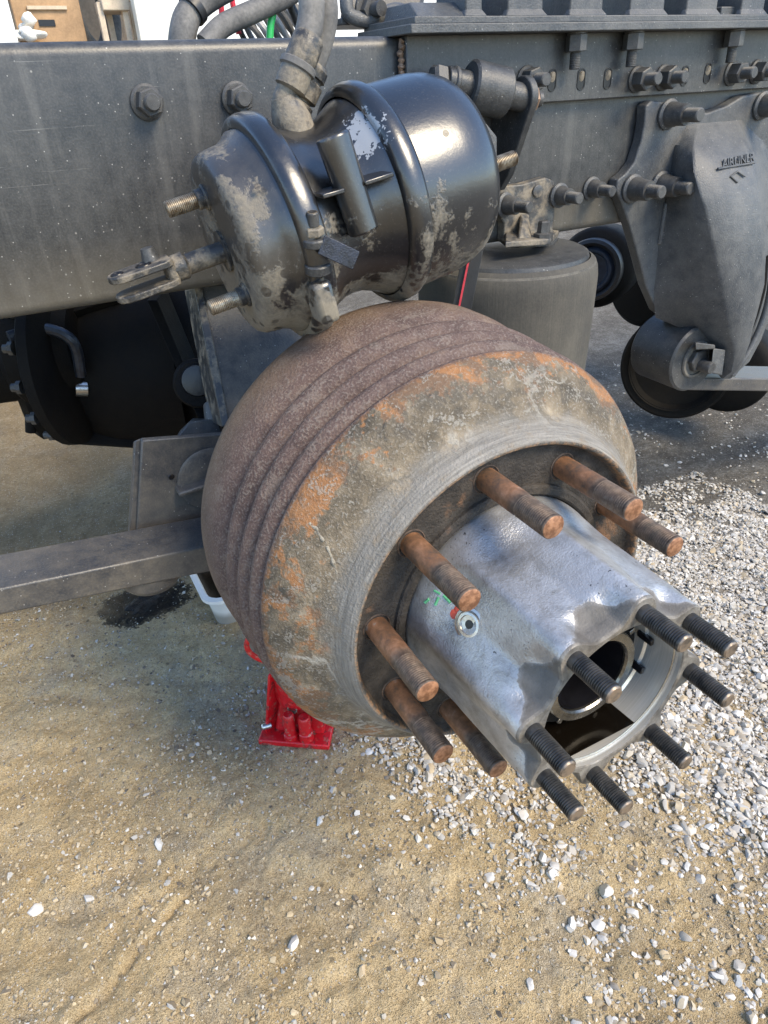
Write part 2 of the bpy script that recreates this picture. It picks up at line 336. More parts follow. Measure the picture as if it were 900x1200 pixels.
def mk_ground():
    b = NB('dry_sandy_earth'); n0 = b.noise(1.1, 4, .55); n1 = b.noise(4.2, 6, .62, .5); n2 = b.noise(24, 6, .7); n3 = b.noise(150, 4, .7); n4 = b.noise(600, 3)
    f = b.math('ADD', b.mul(n1, .36), b.math('ADD', b.mul(n2, .34), b.mul(n3, .34)))
    col = b.ramp(f, (.32, (.225, .155, .080)), (.44, (.46, .34, .18)), (.56, (.60, .465, .268)), (.72, (.69, .58, .39)))
    gr = b.ramp(b.math('ADD', b.mul(b.noise(6.5, 5, .65, .8), .7), b.mul(n2, .3)), (.50, 0.0), (.60, 1.0))
    col = b.mix(b.mul(gr, .45), col, b.ramp(n3, (.35, (.17, .16, .14)), (.65, (.34, .33, .30))))
    col = b.mix(b.mul(b.ramp(n4, (.30, 1.0), (.47, 0.0)), .48), col, (.12, .09, .055))
    col = b.mix(b.mul(b.ramp(n4, (.58, 0.0), (.72, 1.0)), .45), col, (.66, .58, .44))
    col = b.mix(b.mul(b.ramp(b.noise(260, 3), (.60, 0.0), (.68, 1.0)), .5), col, (.17, .15, .125))
    s = b.sep(b.tc.outputs['Object'])
    dmp = b.ramp(b.math('ADD', b.mul(b.noise(2.6, 5, .6, .8), .75), b.mul(n2, .25)), (.50, 0.0), (.60, 1.0))
    col = b.mix(b.mul(dmp, .42), col, b.mix(n3, (.13, .088, .042), (.34, .245, .125)))
    # the lot turns to grey crushed limestone dust away to the right
    gx = b.math('ADD', b.math('MULTIPLY_ADD', s[0], .95, b.mul(s[1], .22)), b.math('MULTIPLY_ADD', n1, .55, -.28))
    gm = b.ramp(gx, (.42, 0.0), (.72, 1.0))
    col = b.mix(b.mul(gm, .85), col, b.ramp(b.math('ADD', b.mul(n3, .5), b.mul(n2, .5)), (.36, (.12, .11, .10)), (.52, (.25, .24, .22)), (.68, (.46, .45, .43))))
    oc = P(172, 708, z=GZ)/1000
    ov = b.n('ShaderNodeVectorMath', {0: b.tc.outputs['Object'], 1: (float(oc[0]), float(oc[1]), 0)}, operation='SUBTRACT').outputs[0]
    os_ = b.sep(ov)
    od = b.math('SQRT', b.math('ADD', b.mul(os_[0], os_[0]), b.mul(b.mul(os_[1], os_[1]), 2.2)))
    om = b.ramp(b.math('ADD', b.mul(od, -9.0), b.math('ADD', b.mul(n2, 1.1), b.math('ADD', b.mul(n3, .7), .0))), (-.10, 0.0), (.05, .8), (.30, 1.0))
    col = b.mix(om, col, b.mix(n3, (.010, .008, .006), (.032, .025, .018)))
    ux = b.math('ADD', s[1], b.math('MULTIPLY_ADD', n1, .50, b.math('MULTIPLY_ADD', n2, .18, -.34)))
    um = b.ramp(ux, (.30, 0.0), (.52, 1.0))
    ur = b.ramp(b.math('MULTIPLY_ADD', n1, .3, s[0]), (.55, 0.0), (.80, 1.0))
    col = b.mix(b.mul(b.mul(um, ur), .82), col, b.ramp(f, (.36, (.045, .041, .036)), (.52, (.105, .097, .085)), (.66, (.25, .24, .215))))  # dark grey dirt at right, with the truck's shade put into the colour
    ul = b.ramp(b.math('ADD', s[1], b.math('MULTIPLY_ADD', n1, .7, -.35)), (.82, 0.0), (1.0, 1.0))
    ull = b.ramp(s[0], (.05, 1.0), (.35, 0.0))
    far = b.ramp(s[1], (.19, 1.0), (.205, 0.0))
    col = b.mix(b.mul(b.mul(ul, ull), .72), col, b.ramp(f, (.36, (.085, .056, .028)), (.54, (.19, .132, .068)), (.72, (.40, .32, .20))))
    # greyer, darker patch of earth beside the jack
    d = b.n('ShaderNodeVectorMath', {0: b.tc.outputs['Object'], 1: (-.255, .40, 0)}, operation='DISTANCE').outputs['Value']
    stn = b.ramp(b.math('ADD', b.mul(d, -6.5), b.math('ADD', b.mul(n2, 1.0), b.mul(n3, .6))), (-.0, 0.0), (.42, 1.0))
    col = b.mix(b.mul(stn, .22), col, b.ramp(n3, (.35, (.055, .05, .043)), (.6, (.20, .185, .155))))
    dk = b.ramp(b.vor(44).outputs['Distance'], (.10, 1.0), (.2, 0.0))
    col = b.mix(b.mul(b.mul(dk, b.ramp(n1, (.5, 0.0), (.58, 1.0))), .65), col, (.075, .066, .055))
    sp = b.vor(210); pick = b.ramp(b.n('ShaderNodeSeparateColor', {0: sp.outputs['Color']}).outputs[0], (.72, 0.0), (.75, 1.0))
    col = b.mix(b.mul(b.mul(b.ramp(sp.outputs['Distance'], (.2, 1.0), (.35, 0.0)), pick), .5), col, (.56, .53, .46))
    nr = b.bump(n3, .8, .007); nr = b.bump(n4, .6, .003, nr); nr = b.bump(n2, .6, .014, nr)
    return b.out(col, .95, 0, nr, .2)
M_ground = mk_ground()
def mk_stones(name, *st, dusty_=.5):
    b = NB(name); g = b.n('ShaderNodeNewGeometry'); oi = b.n('ShaderNodeObjectInfo')
    rr = b.math('FRACT', b.math('ADD', g.outputs['Random Per Island'], oi.outputs['Random']))
    co = b.n('ShaderNodeVectorMath', {0: b.tc.outputs['Object'], 1: rr}, operation='ADD').outputs[0]
    n = b.noise(130, 4, co=co); n2 = b.noise(700, 3, co=co)
    col = b.ramp(rr, *st)
    col = b.mix(b.mul(b.ramp(n, (.45, 0.0), (.65, 1.0)), dusty_), col, (.36, .28, .17))
    col = b.mix(b.mul(b.ramp(n2, (.3, 1.0), (.5, 0.0)), .22), col, (.14, .13, .12))
    return b.out(col, .85, 0, b.bump(n2, .3, .0012), .25)
M_gravel = mk_stones('crushed_limestone', (0, (.19, .175, .155)), (.2, (.38, .365, .335)), (.42, (.57, .56, .535)), (.58, (.33, .325, .32)), (.72, (.68, .67, .64)), (.84, (.43, .395, .33)), (1, (.42, .33, .21)))
M_grit = mk_stones('sandy_grit', (0, (.07, .06, .05)), (.18, (.20, .17, .13)), (.45, (.38, .30, .185)), (.7, (.47, .39, .26)), (.86, (.33, .325, .31)), (1, (.60, .58, .53)), dusty_=.3)

# ---------------------------------------------------------------- mesh helpers (all in mm)
def nrmz(v): v = np.asarray(v, float); return v/np.linalg.norm(v)
def frame(ax):
    ax = nrmz(ax); h = np.array([0, 0, 1.]) if abs(ax[2]) < .9 else np.array([1., 0, 0])
    u = nrmz(np.cross(h, ax)); return u, np.cross(ax, u), ax
class MB:
    def __init__(s): s.v = []; s.f = []
    def add(s, V, Fc):
        o = len(s.v); s.v += [tuple(map(float, p)) for p in V]; s.f += [[i+o for i in f] for f in Fc]; return s
    def rings(s, R, cap0=True, cap1=True, closed=True):
        n = len(R[0]); V = [p for r in R for p in r]; Fc = []
        for a in range(len(R)-1):
            for i in range(n if closed else n-1):
                j = (i+1) % n
                Fc.append([a*n+i, a*n+j, (a+1)*n+j, (a+1)*n+i])
        if cap0: Fc.append(list(range(n))[::-1])
        if cap1: Fc.append([(len(R)-1)*n+i for i in range(n)])
        return s.add(V, Fc)
    def lathe(s, prof, o=(0, 0, 0), ax=(0, 0, 1), seg=48, cap0=True, cap1=True, wob=0.0, sd=0):
        u, w, a = frame(ax); o = np.asarray(o, float); R = []
        T = np.linspace(0, 2*math.pi, seg, endpoint=False)
        rg = np.random.default_rng(sd); ph = rg.random(6)*6.28
        for r, h in prof:
            rr = r*(1+wob*(np.sin(2*T+ph[0])+.6*np.sin(5*T+ph[1]+h*.05)+.4*np.sin(11*T+ph[2]+h*.11)))
            R.append(o+a*h+np.outer(rr*np.cos(T), u)+np.outer(rr*np.sin(T), w))
        return s.rings(R, cap0, cap1)
    def cyl(s, p0, p1, r, r1=None, seg=24, ch=0.0):
        p0, p1 = np.asarray(p0, float), np.asarray(p1, float); L = np.linalg.norm(p1-p0); r1 = r if r1 is None else r1
        pr = [(r, 0), (r1, L)] if ch <= 0 else [(r-ch, 0), (r, ch), (r1, L-ch), (r1-ch, L)]
        return s.lathe(pr, p0, p1-p0, seg)
    def box(s, c, sz, X=(1, 0, 0), Y=(0, 1, 0), Z=None):
        X = nrmz(X); Y = nrmz(np.asarray(Y)-X*np.dot(X, Y)); Z = np.cross(X, Y)
        c = np.asarray(c, float); V = []
        for k in (-.5, .5):
            for a, b in ((-.5, -.5), (.5, -.5), (.5, .5), (-.5, .5)): V.append(c+X*sz[0]*a+Y*sz[1]*b+Z*sz[2]*k)
        return s.add(V, [[3, 2, 1, 0], [4, 5, 6, 7], [0, 1, 5, 4], [1, 2, 6, 5], [2, 3, 7, 6], [3, 0, 4, 7]])
    def hexa(s, V8):                           # eight corners: bottom loop then top loop
        return s.add(V8, [[3, 2, 1, 0], [4, 5, 6, 7], [0, 1, 5, 4], [1, 2, 6, 5], [2, 3, 7, 6], [3, 0, 4, 7]])
    def prism(s, pts, d):                      # 3D outline pushed along vector d
        pts = [np.asarray(p, float) for p in pts]; d = np.asarray(d, float)
        return s.rings([pts, [p+d for p in pts]])
    def tube(s, path, r, seg=14, cap=True, sub=6, ring=None):
        pts = [np.asarray(p, float) for p in path]
        if len(pts) > 2 and sub > 1:
            q = []; ext = [2*pts[0]-pts[1]]+pts+[2*pts[-1]-pts[-2]]
            for i in range(1, len(ext)-2):
                p0, p1, p2, p3 = ext[i-1:i+3]
                for k in range(sub):
                    t = k/sub; q.append(.5*((2*p1)+(p2-p0)*t+(2*p0-5*p1+4*p2-p3)*t*t+(3*p1-p0-3*p2+p3)*t**3))
            q.append(pts[-1]); pts = q
        R = []; u = None
        for i, p_ in enumerate(pts):
            t = nrmz(pts[min(i+1, len(pts)-1)]-pts[max(i-1, 0)])
            if u is None: u = frame(t)[0]
            u = nrmz(u-t*np.dot(u, t)); w = np.cross(t, u)
            rad = r if not callable(r) else r(i/(len(pts)-1))
            T = np.linspace(0, 2*math.pi, seg, endpoint=False)
            R.append(p_+rad*(np.outer(np.cos(T), u)+np.outer(np.sin(T), w)))
        return s.rings(R, cap, cap)
    def mesh(s, name, mat, org=(0, 0, 0), sharp=35):
        me = bpy.data.meshes.new(name); o = np.asarray(org, float)
        V = (np.array(s.v)-o)/1000.0
        me.from_pydata(V.tolist(), [], s.f); me.update()
        import bmesh
        bm = bmesh.new(); bm.from_mesh(me); bmesh.ops.recalc_face_normals(bm, faces=bm.faces); bm.to_mesh(me); bm.free()
        me.polygons.foreach_set('use_smooth', [True]*len(me.polygons))
        me.set_sharp_from_angle(angle=math.radians(sharp))
        if mat: me.materials.append(mat)
        return me

ORG = {}
def thing(name, label, cat, org, group=None):
    o = bpy.data.objects.new(name, None); COL.objects.link(o); o.location = W(org); o.empty_display_size = .05
    o['label'] = label; o['category'] = cat
    if group: o['group'] = group
    ORG[o.name] = np.asarray(org, float); return o
def root_of(o):
    while o.parent: o = o.parent
    return o
def part(name, mb, mat, parent, bevel=0.0, label=None, sharp=35, seg=2):
    org = ORG[root_of(parent).name]
    o = bpy.data.objects.new(name, mb.mesh(name, mat, org, sharp)); COL.objects.link(o); o.parent = parent
    if bevel:
        m = o.modifiers.new('bevel', 'BEVEL'); m.width = bevel/1000; m.segments = seg; m.limit_method = 'ANGLE'; m.angle_limit = math.radians(40)
    if label: o['label'] = label
    return o
def solo(name, mb, mat, org, label, cat, group=None, bevel=0.0, sharp=35):
    o = bpy.data.objects.new(name, mb.mesh(name, mat, org, sharp)); COL.objects.link(o); o.location = W(org)
    o['label'] = label; o['category'] = cat
    if group: o['group'] = group
    if bevel:
        m = o.modifiers.new('bevel', 'BEVEL'); m.width = bevel/1000; m.segments = 2; m.limit_method = 'ANGLE'; m.angle_limit = math.radians(40)
    ORG[o.name] = np.asarray(org, float); return o
def inst(name, me, parent, loc=None, d=None, spin=0.0):          # shared-mesh piece; its local +Z goes along d
    o = bpy.data.objects.new(name, me); COL.objects.link(o); o.parent = parent
    if loc is not None:
        q = Vector(d).to_track_quat('Z', 'Y').to_matrix().to_4x4() @ Matrix.Rotation(spin, 4, 'Z')
        o.matrix_local = Matrix.Translation(Vector((np.asarray(loc)-ORG[root_of(parent).name])/1000)) @ q
    return o
def thread(r, L, pitch, depth, h0=0.0, ch=1.5, seg=20, prof0=None):
    pr = list(prof0 or [])
    h = h0
    while h < L-ch-pitch:
        pr += [(r, h), (r, h+pitch*.3), (r-depth, h+pitch*.55), (r-depth, h+pitch*.75)]; h += pitch
    pr += [(r, h), (r, L-ch), (r-ch*.9, L)]
    return pr
def hexnut(af, h, ch=1.2, z0=0.0, seg=6):
    m_ = MB(); R = af/math.sqrt(3)
    T = np.arange(6)*math.pi/3
    def ring(r, z): return [(r*math.cos(t), r*math.sin(t), z) for t in T]
    return m_.rings([ring(R, z0), ring(R, z0+h-ch), ring(R-ch*1.3, z0+h)])

# ---------------------------------------------------------------- ground
GRID = rng.random((256, 256))
def vnoise(x, y, s, seed=0):
    X, Y = np.asarray(x)/s+seed*17.3, np.asarray(y)/s+seed*9.7
    i, j = np.floor(X).astype(int), np.floor(Y).astype(int); fx, fy = X-i, Y-j
    fx, fy = fx*fx*(3-2*fx), fy*fy*(3-2*fy)
    g = lambda a, b: GRID[a % 256, b % 256]
    return (g(i, j)*(1-fx)+g(i+1, j)*fx)*(1-fy)+(g(i, j+1)*(1-fx)+g(i+1, j+1)*fx)*fy
def ridge_line(x, y, a, b, w):
    a, b = np.array(a[:2]), np.array(b[:2]); d = b-a; L = np.linalg.norm(d); d = d/L; nx = np.array([-d[1], d[0]])
    t = (x-a[0])*d[0]+(y-a[1])*d[1]; s = (x-a[0])*nx[0]+(y-a[1])*nx[1]
    s = s+(vnoise(x, y, 30, 4)-.5)*16
    k = np.clip(np.minimum(t, L-t)/25, 0, 1)
    return s/w, k
RA, RB = P(70, 1215, z=GZ), P(228, 1030, z=GZ)
RC, RD = P(780, 1180, z=GZ), P(850, 1128, z=GZ)
def gh(x, y):
    x, y = np.asarray(x, float), np.asarray(y, float)
    h = (vnoise(x, y, 420, 1)-.5)*14+(vnoise(x, y, 120, 2)-.5)*9+(vnoise(x, y, 42, 3)-.5)*6.5+(vnoise(x, y, 17, 5)-.5)*4.6+(vnoise(x, y, 9, 6)-.5)*3.4
    s, k = ridge_line(x, y, RA, RB, 11)
    h = h+k*(3.6*np.exp(-(s-.9)**2*1.2)-5.0*np.exp(-(s+.7)**2*3.2))*(.5+vnoise(x, y, 24, 9))
    s, k = ridge_line(x, y, RC, RD, 6)
    h = h+k*(3*np.exp(-(s-1)**2)-3.5*np.exp(-(s+.8)**2))
    # shallow tyre-tread ribs pressed in the sand
    q = np.sin((x*.55+y*.83)/9.5+3*vnoise(x, y, 60, 7)); msk = np.clip((vnoise(x, y, 150, 8)-.52)*5, 0, 1)
    h = h+q*msk*2.2
    return h
def axis_lines(lo, hi, step, far):
    c = list(np.arange(lo, hi+.1, step)); g = step
    a = [lo]; b = [hi]
    while a[-1] > -far: g *= 1.16; a.append(a[-1]-g)
    g = step
    while b[-1] < far: g *= 1.16; b.append(b[-1]+g)
    return np.array(a[:0:-1]+c+b[1:])
gx, gy = axis_lines(-720, 760, 4.2, 150000), axis_lines(-420, 1050, 4.2, 150000)
GX, GY = np.meshgrid(gx, gy); GH = gh(GX, GY)
me = bpy.data.meshes.new('ground')
nv = GX.size; nx_, ny_ = len(gx), len(gy)
co = np.stack([GX/1000, GY/1000, GH/1000], -1).reshape(-1, 3)
ii = np.arange(nv).reshape(ny_, nx_)
q = np.stack([ii[:-1, :-1], ii[:-1, 1:], ii[1:, 1:], ii[1:, :-1]], -1).reshape(-1, 4)
def fast_mesh(me, co, faces):
    k = faces.shape[1]
    me.vertices.add(len(co)); me.vertices.foreach_set('co', co.astype(np.float32).ravel())
    me.loops.add(faces.size); me.loops.foreach_set('vertex_index', faces.astype(np.int32).ravel())
    me.polygons.add(len(faces)); me.polygons.foreach_set('loop_start', np.arange(0, faces.size, k, dtype=np.int32))
    me.polygons.foreach_set('use_smooth', np.ones(len(faces), bool)); me.update(calc_edges=True); me.validate()
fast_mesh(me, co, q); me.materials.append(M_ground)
ground = bpy.data.objects.new('ground', me); COL.objects.link(ground); ground['kind'] = 'structure'
ORG['ground'] = np.array([0, 0, GZ])

# stones: base shapes
import bmesh
def ico(sub):
    bm = bmesh.new(); bmesh.ops.create_icosphere(bm, subdivisions=sub, radius=1.0)
    v = np.array([x.co for x in bm.verts]); f = np.array([[q.index for q in x.verts] for x in bm.faces]); bm.free(); return v, f
ICO = {1: ico(1), 2: ico(2)}
def stone_shape(sub, sd):
    rg = np.random.default_rng(sd); v, f = ICO[sub]; v = v.copy()
    for _ in range(11):                          # chop flats to make it angular
        n = nrmz(rg.normal(size=3)); d = .45+.3*rg.random(); t = v@n
        v = v-np.outer(np.clip(t-d, 0, None), n)
    v *= np.array([1, .62+.35*rg.random(), .45+.35*rg.random()])
    v *= (1+.04*rg.normal(size=(len(v), 1)))*1.22; return v
SHAPES = {s: [stone_shape(s, 100*s+i) for i in range(14)] for s in (1, 2)}
def scatter_mesh(name, pts, sizes, sub, mat, sink=.32):
    fa = ICO[sub][1]; nvs = len(ICO[sub][0]); N = len(pts)
    co = np.zeros((N, nvs, 3)); which = rng.integers(0, 14, N); ang = rng.random(N)*6.283; tl = rng.normal(size=(N, 2))*.25
    base = np.array(SHAPES[sub])[which]*sizes[:, None, None]
    c, s_ = np.cos(ang)[:, None], np.sin(ang)[:, None]
    x, y, z = base[..., 0], base[..., 1], base[..., 2]
    X, Y = x*c-y*s_, x*s_+y*c; Z = z+X*tl[:, :1]+Y*tl[:, 1:]
    co[..., 0] = X+pts[:, :1]; co[..., 1] = Y+pts[:, 1:2]; co[..., 2] = Z+pts[:, 2:3]+sizes[:, None]*(.5-sink)
    me = bpy.data.meshes.new(name)
    fast_mesh(me, co.reshape(-1, 3)/1000, (fa[None]+(np.arange(N)*nvs)[:, None, None]).reshape(-1, 3))
    me.set_sharp_from_angle(angle=math.radians(28)); me.materials.append(mat); return me
def inpoly(u, v, poly):
    u, v = np.asarray(u), np.asarray(v); ins = np.zeros(u.shape, bool); n = len(poly)
    for i in range(n):
        (x0, y0), (x1, y1) = poly[i], poly[(i+1) % n]
        c = ((y0 > v) != (y1 > v)) & (u < (x1-x0)*(v-y0)/(y1-y0+1e-9)+x0); ins ^= c
    return ins
def gpoly(px): return [tuple(P(u, v, z=GZ)[:2]) for u, v in px]
G1 = gpoly([(690, 660), (745, 605), (905, 575), (1050, 560), (1150, 1000), (900, 990), (845, 965), (800, 915), (735, 890), (700, 800)])
G2 = gpoly([(425, 850), (545, 850), (610, 930), (615, 985), (560, 985), (500, 930)])
G3 = gpoly([(580, 925), (760, 890), (820, 960), (1000, 985), (1050, 1190), (800, 1205), (640, 1130)])
G4 = gpoly([(700, 380), (1000, 420), (1050, 600), (740, 640), (640, 600)])
def gravel_pts(n, x0, x1, y0, y1):
    x, y = rng.uniform(x0, x1, n), rng.uniform(y0, y1, n)
    jx, jy = x+(vnoise(x, y, 70, 11)-.5)*110+rng.normal(size=n)*38, y+(vnoise(x, y, 70, 12)-.5)*110+rng.normal(size=n)*38
    cl = vnoise(x, y, 38, 13)
    d = np.full(n, .004)
    d = np.maximum(d, np.where(inpoly(jx, jy, G4), .28*(cl > .35), 0))
    d = np.maximum(d, np.where(inpoly(jx, jy, G3), np.where(cl > .60, .25, .03), 0))
    d = np.maximum(d, np.where(inpoly(jx, jy, G2), .15+.6*(cl > .42), 0))
    d = np.maximum(d, np.where(inpoly(jx, jy, G1), .45+.45*(cl > .34), 0))
    k = rng.random(n) < d
    return x[k], y[k], d[k]
x1_, y1_, d1_ = gravel_pts(26000, -650, 2300, -420, 1400)
x2_, y2_, d2_ = gravel_pts(105000, -60, 1150, -420, 650)
x, y, dd = np.concatenate([x1_, x2_]), np.concatenate([y1_, y2_]), np.concatenate([d1_, d2_])
OILC = P(172, 708, z=GZ)
def off_oil(x, y): return np.hypot(x-OILC[0], (y-OILC[1])*1.48) > 92+(vnoise(x, y, 30, 31)-.5)*70
k_ = off_oil(x, y); x, y, dd = x[k_], y[k_], dd[k_]
size = np.clip(rng.lognormal(math.log(3.5), .42, len(x)), 1.6, 9.5)
pts = np.stack([x, y, gh(x, y)+rng.random(len(x))*4*(dd > .5)], 1)
u, v = PX(pts+np.array([0, 0, GZ]))
dep = (pts+np.array([0, 0, GZ])-CAM)@_f
vis = (u > -20) & (u < 920) & (v > 330) & (v < 1220)
app = np.where(vis, size/dep, 0)
order = np.argsort(-app)
big, rest = order[:292], order[292:]
me = scatter_mesh('gravel', pts[rest], size[rest], 1, M_gravel, .42)
o = bpy.data.objects.new('gravel', me); COL.objects.link(o); o['kind'] = 'stuff'; o['label'] = 'white crushed limestone gravel spread over the sandy ground'; o['category'] = 'gravel'
smesh = []
for i in range(14):
    me = bpy.data.meshes.new('stone'); fast_mesh(me, SHAPES[2][i]/1000, ICO[2][1]); me.set_sharp_from_angle(angle=math.radians(28)); me.materials.append(M_gravel); smesh.append(me)
def put_stone(p, s, me, rz):
    o = bpy.data.objects.new('stone', me); COL.objects.link(o); o.parent = ground
    o.location = (p[0]/1000, p[1]/1000, (p[2]+s*.12)/1000); o.scale = (s, s, s); o.rotation_euler = (rng.normal()*.2, rng.normal()*.2, rz)
for i in big: put_stone(pts[i], size[i], smesh[rng.integers(14)], rng.random()*6.28)
# the larger single stones that show on the sand
for (uu, vv, s) in ((187, 988, 9), (375, 963, 8), (343, 1106, 10), (425, 1138, 7), (40, 1065, 10), (103, 1052, 7), (865, 1146, 8)):
    g = P(uu, vv, z=GZ); put_stone((g[0], g[1], float(gh(g[0], g[1]))), s, smesh[int(uu) % 14], uu)
# fine grit
n = 75000
x, y = rng.uniform(-700, 700, n), rng.uniform(-420, 1100, n)
k = rng.random(n) < np.clip((vnoise(x, y, 90, 21)*.7+vnoise(x, y, 30, 22)*.7-.2), .12, 1)*np.where(y > 500, .6, 1); x, y = x[k], y[k]
k = off_oil(x, y); x, y = x[k], y[k]
sz = np.clip(rng.lognormal(math.log(1.75), .50, len(x)), .8, 7)
me = scatter_mesh('grit', np.stack([x, y, gh(x, y)], 1), sz, 1, M_grit, .3)
o = bpy.data.objects.new('grit', me); COL.objects.link(o); o['kind'] = 'stuff'; o['label'] = 'tan and grey grit lying on the sandy ground'; o['category'] = 'grit'

# ---------------------------------------------------------------- frame rail
YF = 500.0
rail = thing('frame_rail', 'long dusty black steel truck frame rail behind the brake chamber', 'frame rail', (-200, YF, 222))
def channel(x0, x1, yf, zb, zt, fl=85, th=8, rad=14, sgn=1):
    prof = []
    for a in np.linspace(0, math.pi/2, 6): prof.append((yf+sgn*(rad-rad*math.sin(a)), zt-rad+rad*math.cos(a)))
    for a in np.linspace(0, math.pi/2, 6): prof.append((yf+sgn*(rad-rad*math.cos(a)), zb+rad-rad*math.sin(a)))
    outer = [(yf+sgn*fl, zt)]+prof+[(yf+sgn*fl, zb)]
    inner = [(yf+sgn*fl, zb+th), (yf+sgn*th, zb+th), (yf+sgn*th, zt-th), (yf+sgn*fl, zt-th)]
    loop = outer+inner
    return [np.array([x0, a, b]) for a, b in loop], (x1-x0, 0, 0)
mb = MB(); mb.prism(*channel(-1600, 2600, YF, 222, 495)); part('rail_channel', mb, M_rail, rail, sharp=50)
# overlapping angle plate from the seam to the right
xs = P(474, 80, y=490)[0]
mb = MB(); zl = P(640, 120, y=490)[2]
mb.box(((xs+2600)/2, 491, (zl+494)/2), (2600-xs, 14, 494-zl))
part('overlap_plate', mb, M_rail, rail, 1.5)
# rusty weld bead down the seam
mb = MB(); zz = np.linspace(zl, 488, 26)
mb.tube([(xs-3+rng.normal()*1.0, 493+rng.normal()*1.0, z) for z in zz], lambda t: 4+1.2*math.sin(t*70), 8, sub=2)
part('weld_bead', mb, M_rustnut, rail)
# little mud-lined slots in the plate
me_slot = MB(); me_slot.rings([[(a*(6.5 if k == 0 else 5)+0, (b+s_*8)*(1 if k == 0 else .9), 0.8 if k == 0 else .8) for (a, b, s_) in [(math.cos(t), math.sin(t)*6.5, 1 if math.sin(t) >= 0 else -1) for t in np.linspace(0, 2*math.pi, 20, endpoint=False)]] for k in (0, 1)], False, False)
def slot_ring(r, hl, n=24):
    out = []
    for t in np.linspace(0, 2*math.pi, n, endpoint=False):
        c, s_ = math.cos(t), math.sin(t); out.append((r*c, r*s_+(hl if s_ >= 0 else -hl)))
    return out
a, b_, c_ = slot_ring(7.6, 6.5), slot_ring(6.0, 6.5), slot_ring(6.0, 6.5)
slotm = MB(); slotm.rings([[(p[0], p[1], 0) for p in a], [(p[0], p[1], 1.1) for p in a], [(p[0], p[1], 1.1) for p in b_], [(p[0], p[1], .3) for p in b_]], False, True)
SLOT = slotm.mesh('slot', M_void)
silt = MB(); silt.rings([[(x_, y_-4, .4) for x_, y_ in slot_ring(5.2, 1.5, 12)], [(x_*.6, y_*.6-6, 3) for x_, y_ in slot_ring(5.2, 1.5, 12)]], False, True)
SILT = silt.mesh('silt', M_mudfit)
for uu, vv in ((647, 94), (681, 93), (712, 92), (802, 89), (829, 86)):
    o = inst('slot', SLOT, rail, P(uu, vv, y=484), (0, -1, 0), math.pi); inst('silt', SILT, o)

# bolts: shank (threaded) with nut and washer as sub-parts; local +Z points out of the web
def bolt_kit(rs, Ls, af, hn, rw, hw, pitch=2.0, zn=None, mat=M_bolt):
    zn = hw if zn is None else zn
    sh = MB().lathe(thread(rs, Ls, pitch, rs*.07, 0, rs*.18), seg=20, cap0=False).mesh('bolt', mat)
    nu = hexnut(af, hn, rs*.15, zn).mesh('nut', mat, sharp=25)
    wa = MB().lathe([(rw, 0), (rw, hw*.6), (rw-hw*.5, hw), (rs, hw)], seg=32, cap0=False, cap1=False).mesh('washer', mat)
    return sh, nu, wa
def collar_kit(rs, Ls, rc, hn, rw, hw, pitch=2.0):
    sh = MB().lathe(thread(rs, Ls, pitch, rs*.10, 0, rs*.2), seg=20, cap0=False).mesh('bolt', M_bolt)
    nu = MB().lathe([(rc*1.08, hw), (rc*1.06, hw+hn*.25), (rc*.97, hw+hn*.35), (rc*.92, hw+hn*.94), (rc*.86, hw+hn), (rs, hw+hn)], seg=28, cap0=False, cap1=False).mesh('collar', M_bolt, sharp=30)
    wa = MB().lathe([(rw, 0), (rw, hw*.5), (rw-hw*.6, hw), (rs, hw)], seg=32, cap0=False, cap1=False).mesh('washer', M_cast)
    return sh, nu, wa
def put_bolt(kit, parent, loc, d, spin=0.0):
    o = inst('bolt', kit[0], parent, loc, d, spin); inst(kit[1].name.split('.')[0], kit[1], o); inst('washer', kit[2], o); return o
K_rail = bolt_kit(9, 27, 26, 15, 18.5, 5)
K_long = bolt_kit(8.5, 44, 27, 19, 18, 5)
K_coll = collar_kit(8.5, 48, 13, 20, 18, 5)
K_short = bolt_kit(8.5, 36, 26, 15, 17, 4)
for uu, vv in ((172, 120), (277, 116)): put_bolt(K_rail, rail, P(uu, vv, y=499), (.06, -1, .0), rng.random())
for uu, vv in ((617, 94), (746, 93), (777, 91), (857, 86), (886, 84)): put_bolt(K_long, rail, P(uu, vv, y=484), (0, -1, 0), rng.random())
for uu, vv in ((693, 221),): put_bolt(K_coll, rail, P(uu, vv, y=499), (0, -1, 0), rng.random())

# ---------------------------------------------------------------- mounting angle with posts on top of the rail
zt = P(690, 36, y=446)[2]
mnt = thing('mounting_rail', 'dusty black slotted mounting rail with upright posts bolted along the top of the frame rail', 'mounting rail', (xs+300, 480, zt))
mb = MB(); x0 = P(482, 40, y=446)[0]
mb.box(((x0+2600)/2, 520, zt+5), (2600-x0, 148, 10)); part('angle_flange', mb, M_cast, mnt, 1.2)
x1 = P(486, 26, y=458)[0]
mb = MB(); mb.box(((x1+2600)/2, 528, zt+14.2), (2600-x1, 140, 8)); part('shim_plate', mb, M_cast, mnt, 1.2)
zp = zt+18.3
def px_x(u, v, y): return P(u, v, y=y)[0]
mb = MB()
xa, xb = px_x(489, 20, 470), px_x(548, 18, 470)
mb.hexa([(xa, 468, zp), (xb, 468, zp), (xb, 560, zp), (xa, 560, zp), (xa+6, 500, zp+17), (xb, 500, zp+17), (xb, 560, zp+17), (xa+6, 560, zp+17)])
part('ramp_block', mb, M_cast, mnt, 1.5)
posts = [(546, 563), (595, 634), (668, 704), (738, 776), (804, 838), (868, 893), (928, 955)]
